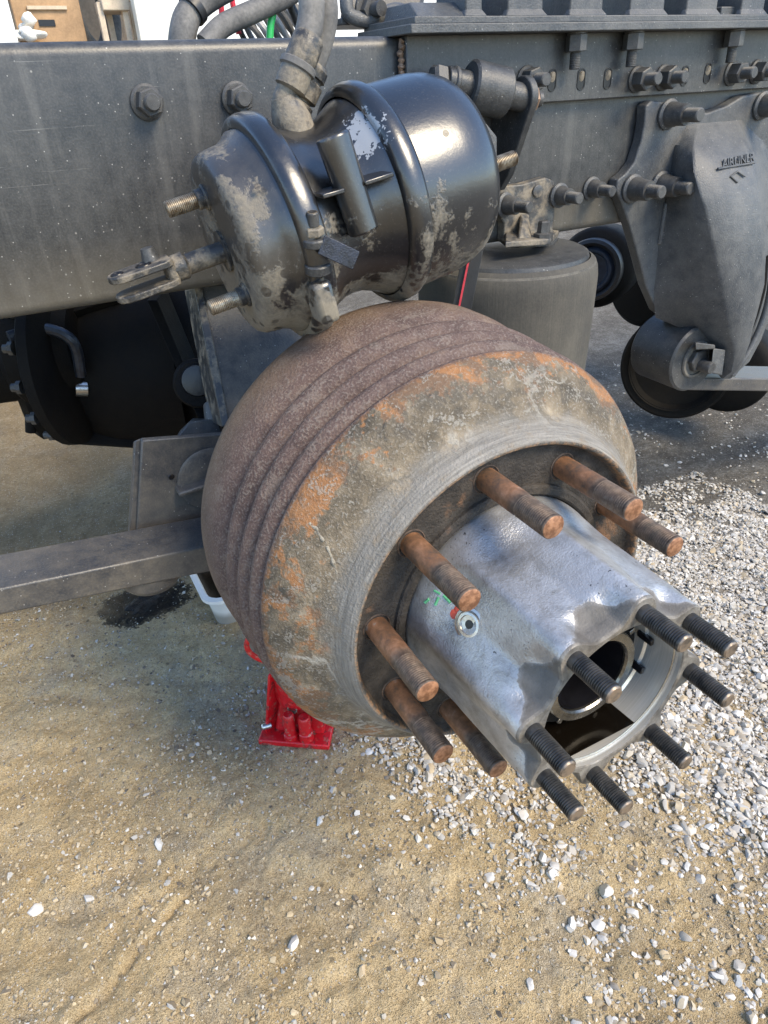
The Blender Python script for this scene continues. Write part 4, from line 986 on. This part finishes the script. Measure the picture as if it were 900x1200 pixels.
S = [sec((800, 142), (818, 146), (866, 142), (884, 136), 480, 474, 1),
     sec((790, 170), (812, 170), (874, 168), (896, 165), 480, 440, 2),
     sec((786, 200), (814, 200), (884, 196), (912, 195), 480, 410, 3),
     sec((778, 240), (826, 240), (890, 236), (915, 235), 480, 390, 3),
     sec((770, 290), (838, 290), (895, 284), (918, 280), 480, 378, 3),
     sec((765, 340), (848, 340), (893, 334), (912, 330), 480, 374, 2),
     sec((768, 372), (856, 380), (884, 372), (904, 366), 475, 376, 2),
     sec((800, 385), (862, 412), (876, 405), (892, 398), 465, 384, 1),
     sec((832, 415), (857, 436), (868, 432), (878, 424), 440, 392, 1),
     sec((840, 432), (846, 444), (856, 444), (864, 436), 425, 405, 0)]
mb = MB(); mb.rings(S, True, True, closed=False)
ho = part('hanger_casting', mb, M_cast, hg, sharp=50)
# curved outer rib
for off in (0,):
    path = [P(902, 262, y=425), P(906, 310, y=415), P(901, 352, y=405), P(889, 388, y=400), P(872, 420, y=398), P(858, 440, y=400)]
    mb = MB(); mb.tube(path, lambda t: 8-2.5*t, 12, sub=5); part('outer_rib', mb, M_cast, hg)
    mb = MB(); path = [P(897, 300, y=404), P(893, 340, y=398), P(882, 376, y=395), P(868, 410, y=394)]
    mb.tube(path, lambda t: 6, 10, sub=5); part('recess_shade', mb, M_dark, hg)  # dark strip standing for the shade in the recess beside the rib
K_hg = collar_kit(10, 64, 16.5, 32, 22, 6, 2.2)
for uu, vv, sp_ in ((783, 134, .2), (741, 221, .5), (774, 217, .8), (893, 124, .1)): put_bolt(K_hg, hg, P(uu, vv, y=476), (0, -1, 0), sp_)
for uu, vv in ((752, 268), (776, 262)):
    q0 = P(uu, vv, y=478); mb = MB(); mb.box(q0, (10, 12, 70), (1, 0, 0), (0, 1, 0)); 
    if uu == 776: part('web_rib', mb, M_cast, hg, 4)
# raised casting mark
def text_mesh(name, body, size, mat, parent, loc, X, Nrm, ext=.6):
    cu = bpy.data.curves.new(name, 'FONT'); cu.body = body; cu.size = size/1000; cu.extrude = ext/1000; cu.align_x = 'CENTER'; cu.align_y = 'CENTER'; cu.shear = .15
    t_ = bpy.data.objects.new(name, cu); COL.objects.link(t_); dg = bpy.context.evaluated_depsgraph_get()
    me = bpy.data.meshes.new_from_object(t_.evaluated_get(dg)); bpy.data.objects.remove(t_); me.materials.clear(); me.materials.append(mat)
    o = bpy.data.objects.new(name, me); COL.objects.link(o); o.parent = parent
    X = nrmz(X); Z = nrmz(Nrm); Y = nrmz(np.cross(Z, X)); X = np.cross(Y, Z)
    m_ = Matrix(((X[0], Y[0], Z[0]), (X[1], Y[1], Z[1]), (X[2], Y[2], Z[2]))).to_4x4()
    m_.translation = Vector((np.asarray(loc)-ORG[root_of(parent).name])/1000); o.matrix_local = m_; return o
FN = nrmz(np.cross(P(884, 196, y=410)-P(814, 200, y=410), P(826, 240, y=390)-P(814, 200, y=410)))
if FN[1] > 0: FN = -FN
lc = P(861, 190, y=418.5)+FN*5.5; text_mesh('casting_mark', 'AIRLINER', 19, M_cast, hg, lc, P(881, 186, y=423)-P(840, 195, y=414), FN, 1.3)
a_, b_ = P(838, 199, y=410)+FN*5, P(881, 192, y=417)+FN*5
mb = MB(); mb.tube([a_, b_], 1.8, 8); part('casting_underline', mb, M_cast, hg)
ct = P(862, 211, y=402)+FN*4
mb = MB()
dia = [P(853, 208, y=406)+FN*5, P(861, 202, y=409)+FN*5, P(870, 208, y=406)+FN*5, P(861, 215, y=403)+FN*5]
mb.tube([dia[2], dia[1], dia[0], dia[3]], 1.5, 8, sub=1); part('casting_diamond', mb, M_cast, hg)

# ---------------------------------------------------------------- spring eye at the hanger
sprg = thing('leaf_spring', 'dusty black spring arm with round bushed eye under the cast hanger', 'spring', P(815, 418, y=410))
yf0, yb0 = 425, 505
cc = P(815, 421, y=yf0); re_ = 64
cb_ = cc+np.array([0, yb0-yf0+26, 0])
mb = MB(); mb.cyl(cc, cb_, re_, seg=56, ch=4); part('eye', mb, M_black, sprg)
mb = MB(); xa = cc[0]; zb = cc[2]-re_
q1 = P(905, 459, y=yf0+1); dsl = (q1[2]-zb)/(q1[0]-xa); xe = xa+900; ze = zb+dsl*900
mb.hexa([(xa-4, yf0+1, zb+1), (xe, yf0+1, ze), (xe, yb0+16, ze), (xa-4, yb0+16, zb+1), (xa-4, yf0+1, zb+27), (xe, yf0+1, ze+40), (xe, yb0+16, ze+40), (xa-4, yb0+16, zb+27)]); part('arm', mb, M_bar, sprg, 3)
mb = MB(); mb.lathe([(36, -1), (36, 2), (34, 4.5), (30, 5), (29, 1)], cc, (0, -1, 0), 40, False); part('bushing', mb, M_rubber, sprg)
mb = MB(); mb.lathe([(22, 1), (22, 10), (20, 12)], cc, (0, -1, 0), 6, False); part('pin_nut', mb, M_bolt, sprg)
mb = MB(); mb.lathe([(12, 10), (12, 34), (10, 37)], cc+np.array([4, 0, -8]), (0, -1, 0), 20, False); part('pin_end', mb, M_bolt, sprg)
mb = MB(); q0, q1 = P(843, 412, y=390), P(838, 443, y=390)
mb.hexa([P(832, 437, y=392), P(846, 440, y=392), P(846, 440, y=425), P(832, 437, y=425), P(836, 408, y=392), P(850, 410, y=392), P(850, 410, y=425), P(836, 408, y=425)]); part('lock_plate', mb, M_cast, sprg, 2)
mb = MB(); mb.hexa([P(815, 410, y=392), P(838, 409, y=392), P(838, 409, y=424), P(815, 410, y=424), P(815, 401, y=392), P(838, 404, y=392), P(838, 404, y=424), P(815, 401, y=424)]); part('keeper', mb, M_bolt, sprg, 2)

# big dark drum and tank-like round bodies behind the spring eye
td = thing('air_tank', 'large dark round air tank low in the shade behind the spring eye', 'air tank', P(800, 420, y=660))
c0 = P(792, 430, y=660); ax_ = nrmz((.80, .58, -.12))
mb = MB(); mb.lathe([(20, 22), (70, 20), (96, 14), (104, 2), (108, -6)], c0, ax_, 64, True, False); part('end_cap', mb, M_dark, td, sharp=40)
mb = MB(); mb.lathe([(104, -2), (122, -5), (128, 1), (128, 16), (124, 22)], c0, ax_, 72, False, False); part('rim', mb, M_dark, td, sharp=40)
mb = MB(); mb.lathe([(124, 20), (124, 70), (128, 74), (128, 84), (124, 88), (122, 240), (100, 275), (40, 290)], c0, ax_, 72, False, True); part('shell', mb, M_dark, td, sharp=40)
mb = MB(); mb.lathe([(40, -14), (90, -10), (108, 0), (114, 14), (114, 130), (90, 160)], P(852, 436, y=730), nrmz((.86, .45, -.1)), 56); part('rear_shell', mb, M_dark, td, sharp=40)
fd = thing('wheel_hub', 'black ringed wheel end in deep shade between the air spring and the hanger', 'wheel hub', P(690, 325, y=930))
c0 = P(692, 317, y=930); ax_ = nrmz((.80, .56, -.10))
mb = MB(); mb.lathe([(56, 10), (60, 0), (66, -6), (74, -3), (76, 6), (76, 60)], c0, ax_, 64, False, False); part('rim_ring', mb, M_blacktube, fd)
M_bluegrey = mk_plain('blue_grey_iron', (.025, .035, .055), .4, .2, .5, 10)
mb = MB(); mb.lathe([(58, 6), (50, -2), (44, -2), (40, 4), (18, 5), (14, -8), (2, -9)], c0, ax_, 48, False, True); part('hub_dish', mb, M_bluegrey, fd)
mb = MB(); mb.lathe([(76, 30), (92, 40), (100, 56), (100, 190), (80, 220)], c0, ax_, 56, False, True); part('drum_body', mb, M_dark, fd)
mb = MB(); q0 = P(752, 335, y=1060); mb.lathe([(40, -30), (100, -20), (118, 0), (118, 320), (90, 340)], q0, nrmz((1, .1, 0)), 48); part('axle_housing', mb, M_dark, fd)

# ---------------------------------------------------------------- left: suspension bar, bracket plates, axle
bar = thing('suspension_arm', 'flat dusty steel suspension arm running from the left edge to the drum', 'suspension arm', (-300, 360, -60))
def bp(u_, v_, y_): return P(u_, v_, y=y_)
A0, A1 = bp(0, 690, 330), bp(242, 640, 330); dx = nrmz(A1-A0)
b0, b1 = bp(0, 712, 330), bp(246, 668, 330)
s0, s1 = -600, 180
TA, TB = A0+dx*s0, A1+dx*s1
dbm = nrmz(b1-b0); BA, BB = TA-np.array([0, 0, 24]), TB-np.array([0, 0, 44])
mb = MB(); mb.hexa([BA, BB, BB+np.array([0, 78, 0]), BA+np.array([0, 78, 0]), TA, TB, TB+np.array([0, 78, 0]), TA+np.array([0, 78, 0])]); part('arm', mb, M_bar, bar, 2.5)
mb = MB(); q0 = bp(187, 700, 330); mb.lathe([(40, 36), (40, 8), (34, 0), (10, -2)], (q0[0], 372, q0[2]), (0, 0, 1), 40, True, True); part('clamp_foot', mb, M_bar, bar)

spl = thing('axle_seat_plate', 'dull grey pressed steel axle bracket plate standing above the suspension arm', 'bracket', (-230, 420, 0))
A, B, C_, D_ = P(166, 516, y=425), P(270, 508, y=425), P(268, 640, y=425), P(160, 640, y=425)
mb = MB(); mb.hexa([D_, C_, C_+np.array([0, 10, 0]), D_+np.array([0, 10, 0]), A, B, B+np.array([0, 10, 0]), A+np.array([0, 10, 0])]); part('front_plate', mb, M_bar, spl, 2)
mb = MB(); mb.hexa([D_+np.array([-8, 10, 0]), D_+np.array([2, 10, 0]), D_+np.array([2, 26, 0]), D_+np.array([-8, 26, 0]), A+np.array([-8, 10, -3]), A+np.array([2, 10, -1]), A+np.array([2, 26, -10]), A+np.array([-8, 26, -10])]); part('side_plate', mb, M_bar, spl, 2)
mb = MB(); mb.lathe([(44, 0), (46, 2.5), (42, 4.5), (8, 5)], P(247, 560, y=424), (0, -1, 0), 40, False); part('pressed_ring', mb, M_bar, spl)
mb = MB(); mb.box(P(226, 570, y=415), (44, 26, 7), (1, 0, .05), (0, 1, 0)); part('tab', mb, M_bar, spl, 2.5)
mb = MB(); mb.lathe([(4, .2), (3.4, .7), (.3, .6)], P(201, 559, y=424), (0, -1, 0), 12, False); part('hole', mb, M_void, spl)

# tall hanger plate sloping from the rail to the axle
hp = thing('axle_bracket', 'blue grey steel bracket plate sloping between the frame rail and the drum', 'bracket', P(290, 420, y=500))
A, B = P(232, 336, y=545), P(380, 322, y=545); D_, C_ = P(264, 500, y=440), P(380, 500, y=440)
nn = nrmz(np.cross(B-A, D_-A)); nn = nn if nn@(CAM-A) > 0 else -nn
mb = MB(); mb.hexa([D_, C_, C_-nn*9, D_-nn*9, A, B, B-nn*9, A-nn*9]); part('plate', mb, M_bar, hp, 1.5)
mb = MB(); mb.hexa([D_+nn*.5+np.array([-5, 0, 0]), D_+np.array([7, 0, 0])+nn*3, D_+np.array([7, 40, 0])-nn*30, D_+np.array([-5, 40, 0])-nn*30, A+np.array([-5, 0, 0]), A+np.array([6, 0, 0])+nn*3, A+np.array([6, 40, 0])-nn*30, A+np.array([-5, 40, 0])-nn*30]); part('edge_flange', mb, M_mudsteel, hp, 2)
A, B = P(172, 352, y=640), P(184, 352, y=640); D_, C_ = P(236, 500, y=560), P(246, 500, y=560)
mb = MB(); mb.hexa([D_, C_, C_+np.array([30, 70, 0]), D_+np.array([30, 70, 0]), A, B, B+np.array([30, 70, 0]), A+np.array([30, 70, 0])]); part('inner_plate', mb, M_dark, hp, 1.5)

# axle tube, differential and driveline in the shade under the frame
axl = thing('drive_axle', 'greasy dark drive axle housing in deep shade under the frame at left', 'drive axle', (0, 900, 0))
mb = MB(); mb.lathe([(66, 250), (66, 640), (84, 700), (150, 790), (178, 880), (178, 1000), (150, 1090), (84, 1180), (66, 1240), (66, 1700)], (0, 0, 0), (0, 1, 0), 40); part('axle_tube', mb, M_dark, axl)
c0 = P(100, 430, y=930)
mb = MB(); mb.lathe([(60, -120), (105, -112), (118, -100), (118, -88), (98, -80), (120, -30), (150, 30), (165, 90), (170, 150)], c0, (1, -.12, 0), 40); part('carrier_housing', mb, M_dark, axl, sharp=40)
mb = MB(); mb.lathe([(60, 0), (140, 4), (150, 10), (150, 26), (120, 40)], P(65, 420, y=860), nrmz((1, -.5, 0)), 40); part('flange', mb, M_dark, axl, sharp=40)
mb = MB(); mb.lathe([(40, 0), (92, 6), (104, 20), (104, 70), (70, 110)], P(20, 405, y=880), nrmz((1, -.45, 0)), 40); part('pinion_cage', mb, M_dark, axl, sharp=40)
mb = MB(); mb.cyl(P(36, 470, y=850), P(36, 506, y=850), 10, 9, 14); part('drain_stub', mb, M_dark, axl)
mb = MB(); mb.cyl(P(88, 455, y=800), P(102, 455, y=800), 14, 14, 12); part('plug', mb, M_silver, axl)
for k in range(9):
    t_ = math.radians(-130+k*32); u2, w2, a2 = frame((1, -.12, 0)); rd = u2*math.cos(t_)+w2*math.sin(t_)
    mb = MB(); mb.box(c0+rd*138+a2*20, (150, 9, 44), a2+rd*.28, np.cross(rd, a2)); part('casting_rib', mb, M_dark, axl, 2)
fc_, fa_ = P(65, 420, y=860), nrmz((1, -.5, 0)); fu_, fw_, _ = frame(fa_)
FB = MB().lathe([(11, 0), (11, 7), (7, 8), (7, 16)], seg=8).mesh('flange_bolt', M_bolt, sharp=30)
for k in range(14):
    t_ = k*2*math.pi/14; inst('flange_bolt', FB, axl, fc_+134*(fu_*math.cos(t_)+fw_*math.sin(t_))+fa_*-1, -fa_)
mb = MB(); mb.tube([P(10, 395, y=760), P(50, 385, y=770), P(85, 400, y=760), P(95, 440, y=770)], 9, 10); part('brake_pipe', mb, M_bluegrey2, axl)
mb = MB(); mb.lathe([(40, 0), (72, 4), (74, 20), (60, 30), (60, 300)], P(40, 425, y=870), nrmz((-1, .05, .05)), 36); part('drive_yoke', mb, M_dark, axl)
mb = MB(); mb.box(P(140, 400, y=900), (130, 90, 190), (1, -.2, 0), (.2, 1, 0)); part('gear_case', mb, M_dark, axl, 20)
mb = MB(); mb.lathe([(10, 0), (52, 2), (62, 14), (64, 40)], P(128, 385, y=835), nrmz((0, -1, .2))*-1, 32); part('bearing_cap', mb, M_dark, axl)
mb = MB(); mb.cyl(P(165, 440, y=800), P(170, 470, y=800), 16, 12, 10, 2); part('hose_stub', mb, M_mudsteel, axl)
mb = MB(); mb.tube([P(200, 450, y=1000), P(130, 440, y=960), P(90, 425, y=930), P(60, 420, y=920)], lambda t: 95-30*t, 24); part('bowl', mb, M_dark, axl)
ac_ = thing('brake_camshaft', 'dark round camshaft end and bracket in the gap beside the blue grey plate', 'camshaft', P(232, 455, y=560))
mb = MB(); mb.lathe([(20, -3), (33, -2), (36, 3), (36, 30)], P(232, 450, y=560), nrmz((-.2, -1, .25))*-1, 28, True); part('collar', mb, M_dark, ac_)
mb = MB(); mb.lathe([(14, -4), (22, -3), (24, 2), (24, 8)], P(231, 446, y=556), nrmz((-.2, -1, .25))*-1, 24, True); part('bore_shadow', mb, M_void, ac_)
mb = MB(); mb.cyl(P(258, 495, y=500), P(250, 470, y=520), 22, 16, 20, 3); mb.hexa([P(205, 515, y=480), P(262, 513, y=480), P(262, 505, y=560), P(210, 505, y=560), P(222, 494, y=490), P(255, 490, y=490), P(255, 490, y=555), P(226, 490, y=555)]); part('cam_bracket', mb, M_bar, ac_, 3)

# unseen crossmember added as an occluder to darken the gap under the frame
xm = thing('crossmember', 'unseen dark steel crossmember added between the frame rails to darken the gap', 'crossmember', (-150, 930, 330))
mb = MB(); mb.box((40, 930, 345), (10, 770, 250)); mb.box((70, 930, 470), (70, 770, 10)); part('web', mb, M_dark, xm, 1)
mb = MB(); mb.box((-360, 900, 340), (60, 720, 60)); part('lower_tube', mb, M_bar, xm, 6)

# ---------------------------------------------------------------- hoses and gear between the rails, above the rail top
def hose_thing(name, label, cat, path, r, mat, pname='tube', grp=None):
    grp = grp or ('nylon air lines between the frame rails' if name == 'air_line' else 'loom hoses curving over the frame rail')
    t_ = thing(name, label, cat, path[0], grp); mb = MB(); mb.tube(path, r, 18); part(pname, mb, mat, t_); return t_
t_ = hose_thing('bundled_hose', 'thick grey loom hose curving down behind the rail at top left', 'hose', [P(212, 70, y=640), P(214, 40, y=640), P(222, 16, y=650), P(244, -4, y=660), P(280, -24, y=670)], 17, M_hose)
mb = MB(); mb.cyl(P(224, 14, y=648), P(229, 8, y=650), 19, seg=20); part('tape_band', mb, M_blacktube, t_)
hose_thing('bundled_hose', 'long dusty grey hose slanting across the red tubes at top', 'hose', [P(240, 52, y=620), P(262, 30, y=625), P(296, 14, y=630), P(330, -2, y=635), P(360, -20, y=640)], 13, M_hose)
hose_thing('air_line', 'red nylon air line passing behind the slanting grey hose', 'air line', [P(256, 46, y=720), P(260, 20, y=720), P(256, -14, y=720)], 4, M_redtube)
hose_thing('air_line', 'short red nylon air line nearest the coiled tube', 'air line', [P(280, 40, y=735), P(274, 12, y=735), P(270, -14, y=735)], 4, M_redtube)
hose_thing('air_line', 'bright green nylon air line looped in front of the coil', 'air line', [P(316, 52, y=640), P(317, 30, y=640), P(320, 12, y=640), P(318, -14, y=640)], 5, M_green)
coil = thing('coiled_air_tube', 'grey coiled air tube packed in tight loops behind the green line', 'coiled tube', P(325, 30, y=720))
for i in range(9):
    c0 = P(300+i*6.5, 52-i*6.0, y=720); mb = MB(); axd = nrmz(P(352, 4, y=720)-P(300, 52, y=720)); u_, w_, _ = frame(axd)
    mb.tube([c0+36*(u_*math.cos(t)+w_*math.sin(t)) for t in np.linspace(0, 2*math.pi, 25)], 4.2, 8, cap=False, sub=1); part('loop', mb, M_coil if i % 2 else M_hose, coil)
hose_thing('air_line', 'black nylon air line beside the coil dropping behind the rail', 'air line', [P(352, 60, y=660), P(350, 30, y=660), P(340, 4, y=660), P(336, -20, y=660)], 6, M_blacktube)
gear = thing('fifth_wheel_slider', 'dark cast slide bracket with a big bolt above the rail at top middle', 'slide bracket', P(430, 25, y=640))
mb = MB(); mb.box(P(440, 24, y=640)+np.array([30, 0, -4]), (210, 90, 8), (1, 0, 0), (0, 1, 0)); part('base_plate', mb, M_black, gear, 1.5)
mb = MB(); mb.hexa([P(398, 30, y=600), P(490, 26, y=600), P(490, 22, y=690), P(398, 26, y=690), P(404, -10, y=620), P(500, -10, y=620), P(500, -12, y=690), P(404, -12, y=690)]); part('casting', mb, M_black, gear, 6)
mb = MB(); mb.tube([P(405, -4, y=596), P(410, 18, y=590), P(436, 24, y=588), P(462, 12, y=590), P(490, 20, y=592)], 9, 12); part('curved_rib', mb, M_cast, gear)
mb = MB(); q0 = P(434, 12, y=592); mb.lathe([(17, 0), (17, 10)], q0, (.15, -1, 0), 6); mb.lathe([(23, -4), (23, 0)], q0, (.15, -1, 0), 24); mb.lathe([(9, 10), (9, 26)], q0, (.15, -1, 0), 16); part('bolt', mb, M_bolt, gear, sharp=30)

# ---------------------------------------------------------------- jack
jo = P(345, 875, z=GZ)
gz = GZ+float(gh(jo[0], jo[1]))+2
jk = thing('bottle_jack', 'bright red bottle jack standing on the sand beneath the drum', 'jack', (jo[0], jo[1], gz))
e0, e1 = P(303, 873, z=gz), P(386, 880, z=gz); ex = nrmz((e1-e0)*np.array([1, 1, 0])); ey = np.array([-ex[1], ex[0], 0]); wj = np.linalg.norm(e1-e0)
jc = (e0+e1)/2
def J(a, b, c): return jc+ex*a+ey*b+np.array([0, 0, c])
hw = wj/2
mb = MB(); mb.hexa([J(-hw, 0, 0), J(hw, 0, 0), J(hw*.96, 105, 0), J(-hw*.96, 105, 0), J(-hw, 0, 12), J(hw, 0, 12), J(hw*.96, 105, 12), J(-hw*.96, 105, 12)]); part('base', mb, M_red, jk, 2.5)
mb = MB(); mb.hexa([J(-hw*.62, 22, 11), J(hw*.80, 22, 11), J(hw*.8, 100, 11), J(-hw*.62, 100, 11), J(-hw*.42, 40, 78), J(hw*.7, 34, 78), J(hw*.7, 96, 78), J(-hw*.42, 96, 78)]); part('body', mb, M_red, jk, 5, seg=3)
mb = MB(); mb.lathe([(36, 60), (38, 70), (38, 215), (34, 226), (24, 230)], J(0, 62, 0), (0, 0, 1), 40); part('cylinder', mb, M_red, jk)
mb = MB(); mb.lathe([(19, 225), (19, 300), (26, 302), (26, 312), (22, 316)], J(0, 62, 0), (0, 0, 1), 32); part('ram', mb, M_silver, jk)
mb = MB(); mb.lathe([(12, 11), (12, 20), (9.8, 22), (9.8, 62), (7, 66)], J(-6, 13, 0), (0, 0, 1), 24); part('pump_barrel', mb, M_red, jk)
mb = MB(); mb.lathe([(12, 11), (12, 26), (10.5, 28), (10.5, 58), (8, 62)], J(20, 13, 0), (0, 0, 1), 24); part('pump_barrel', mb, M_red, jk)
mb = MB(); mb.lathe([(8.5, 0), (8.5, 3), (6.5, 4), (6, 1), (.5, 1)], J(-2, 28, 62), (0, -1, .25) @ np.eye(3) if False else nrmz(-ey+np.array([0, 0, .35])), 20, False); part('relief_screw', mb, M_rustnut, jk)
mb = MB(); mb.lathe([(5.5, 0), (5.5, 14), (4, 16)], J(-hw*.7, 24, 24), -ex-ey*.5, 14); part('release_valve', mb, M_silver, jk)
mb = MB(); mb.hexa([J(-hw*.9, 20, 11), J(-hw*.82, 16, 11), J(-hw*.42, 60, 11), J(-hw*.5, 64, 11), J(-hw*.62, 34, 130), J(-hw*.56, 32, 130), J(-hw*.4, 60, 130), J(-hw*.46, 62, 130)]); part('side_web', mb, M_red, jk, 2)
hk = [P(294, 742, y=J(0, 60, 0)[1]-20), P(289, 757, y=J(0, 60, 0)[1]-20), P(298, 769, y=J(0, 60, 0)[1]-22), P(320, 779, y=J(0, 60, 0)[1]-26)]
mb = MB(); mb.tube(hk, 4.2, 12); part('carry_handle', mb, M_red, jk)

# ---------------------------------------------------------------- drain pan and spilled oil
pz = P(250, 728, z=GZ); gz = GZ+float(gh(pz[0], pz[1]))
pc_ = P(300, 712, z=GZ)
pan = thing('drain_pan', 'white plastic drain pan with dark oil under the axle', 'drain pan', (pc_[0], pc_[1]+40, gz))
pc_ = np.array([pc_[0]-6, pc_[1]+55, gz])
def rrect(hx, hy, r, z, n=6):
    out = []
    for sx, sy, a0 in ((1, 1, 0), (-1, 1, 1), (-1, -1, 2), (1, -1, 3)):
        for k in range(n+1):
            a_ = (a0+k/n)*math.pi/2; out.append(pc_+np.array([sx*(hx-r)+r*math.cos(a_), sy*(hy-r)+r*math.sin(a_), z]))
    return out
mb = MB(); mb.rings([rrect(78, 78, 26, 2), rrect(88, 88, 30, 70), rrect(90, 90, 30, 74), rrect(100, 100, 34, 75), rrect(100, 100, 34, 82), rrect(90, 90, 30, 83), rrect(86, 86, 30, 76), rrect(77, 77, 26, 8)], True, True); part('tub', mb, M_pan, pan, sharp=40)
mb = MB(); mb.rings([rrect(85, 85, 29, 58), rrect(84, 84, 29, 58.2)], False, True); part('oil_surface', mb, M_gearoil, pan)
pts_ = []
sc_ = P(172, 708, z=GZ)
for t in np.linspace(0, 2*math.pi, 64, endpoint=False):
    rr = 1+.10*math.sin(3*t+1)+.06*math.sin(5*t)+rng.normal()*.045
    pts_.append((rr*math.cos(t)*52, rr*math.sin(t)*28))
ca, sa = math.cos(.35), math.sin(.35)
V = []; 
for k in (1, .8, .55, .3, .05):
    for x_, y_ in pts_:
        X_, Y_ = sc_[0]+k*(x_*ca-y_*sa), sc_[1]+k*(x_*sa+y_*ca); V.append((X_, Y_, GZ+float(gh(X_, Y_))+(1.6 if k < 1 else -2)))
mb = MB(); mb.rings([V[i*64:(i+1)*64] for i in range(5)], False, True)
solo('oil_spill', mb, M_oil, (sc_[0], sc_[1], GZ), 'black patch of spilled oil soaked into the sand left of the pan', 'oil spill', sharp=80)

# ---------------------------------------------------------------- open shed and stored things beyond the truck
YS = 3000
def sx_(u_, y=YS): return P(u_, 20, y=y)[0]
shed = thing('storage_shed', 'open white storage shed full of stored things beyond the frame rail', 'shed', (sx_(90), YS, GZ))
zf = 420                                       # floor level of the raised shed
def wall(x0, x1, y0, y1, z0, z1, nm, mt, bev=4): 
    m_ = MB(); m_.box(((x0+x1)/2, (y0+y1)/2, (z0+z1)/2), (x1-x0, y1-y0, z1-z0)); part(nm, m_, mt, shed, bev)
wall(sx_(-160), sx_(14), YS, YS+60, GZ, 1900, 'door_jamb', M_white)
wall(sx_(158), sx_(200), YS-30, YS+30, GZ, 1900, 'door_panel', M_cream)
wall(sx_(200)+4, sx_(224), YS-10, YS+50, GZ, 1900, 'door_jamb', M_white)
wall(sx_(224)+4, sx_(330), YS, YS+60, GZ, 1900, 'front_wall', M_white)
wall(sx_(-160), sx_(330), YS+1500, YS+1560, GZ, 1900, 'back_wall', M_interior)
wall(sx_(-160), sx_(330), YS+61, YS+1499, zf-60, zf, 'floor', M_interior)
wall(sx_(-160), sx_(330), YS-80, YS+1560, 1901, 1980, 'roof', M_grey)
bx = MB(); c0 = P(52, 16, y=YS+350)
bx.box((c0[0], YS+350, (zf+c0[2]+120)/2), (260, 240, c0[2]+120-zf)); cb_ = thing('cardboard_box', 'brown cardboard box with a dark hand hole inside the shed', 'box', (c0[0], YS+350, zf)); part('carton', bx, M_brown, cb_, 6)
q0 = P(55, 27, y=YS+229); mb = MB(); mb.box(q0, (62, 6, 22)); part('hand_hole', mb, M_void, cb_)
q0 = P(55, 9, y=YS+226); mb = MB(); mb.box(q0, (150, 14, 12)); part('flap', mb, M_wood, cb_)
ty = thing('spare_tyre', 'dull grey tyre leaning inside the shed beside the cardboard box', 'tyre', (P(100, 30, y=YS+420)[0], YS+420, zf))
c0 = P(106, 14, y=YS+420); mb = MB(); u_, w_, a_ = frame((.75, -.65, 0)); 
mb.tube([c0+150*(u_*math.cos(t)+w_*math.sin(t)) for t in np.linspace(0, 2*math.pi, 41)], 45, 14, cap=False, sub=1); part('tread', mb, M_rubber, ty)
stl = thing('wooden_stool', 'pale wooden stool standing in the shed doorway', 'stool', (P(136, 30, y=YS+120)[0], YS+120, zf))
for u0_ in (121, 130, 149, 158):
    yy_ = YS+90 if u0_ in (121, 149) else YS+230
    a_, b_ = P(u0_, 60, y=yy_), P(u0_+1, 4, y=yy_); mb = MB(); mb.box(((a_+b_)/2), (22, 26, np.linalg.norm(b_-a_))); part('leg', mb, M_wood, stl, 2)
a_, b_ = P(118, 6, y=YS+90), P(150, 6, y=YS+90); mb = MB(); mb.box(((a_+b_)/2+np.array([0, 60, 0])), (np.linalg.norm(b_-a_), 180, 40)); part('seat', mb, M_wood, stl, 4)
rg_ = thing('rag_heap', 'small heap of white rags beside the cardboard box', 'rags', P(24, 30, y=YS+200))
mb = MB(); c0 = P(26, 33, y=YS+200)
for k in range(7): mb.add(stone_shape(2, 900+k)*(26+6*k % 14)+c0+rng.normal(size=3)*18, ICO[2][1].tolist())
part('rag', mb, M_white, rg_, sharp=80)
# pale building beyond the right side of the lot
bw = thing('warehouse_building', 'pale sunlit warehouse wall far beyond the truck at right', 'building', (5200, 6400, GZ))
mb = MB(); mb.box((5200, 6500, 900), (6200, 400, 2760)); part('wall', mb, M_white, bw)
mb = MB(); mb.box((5200, 6450, 2340), (6400, 560, 110)); part('roof_edge', mb, M_grey, bw)
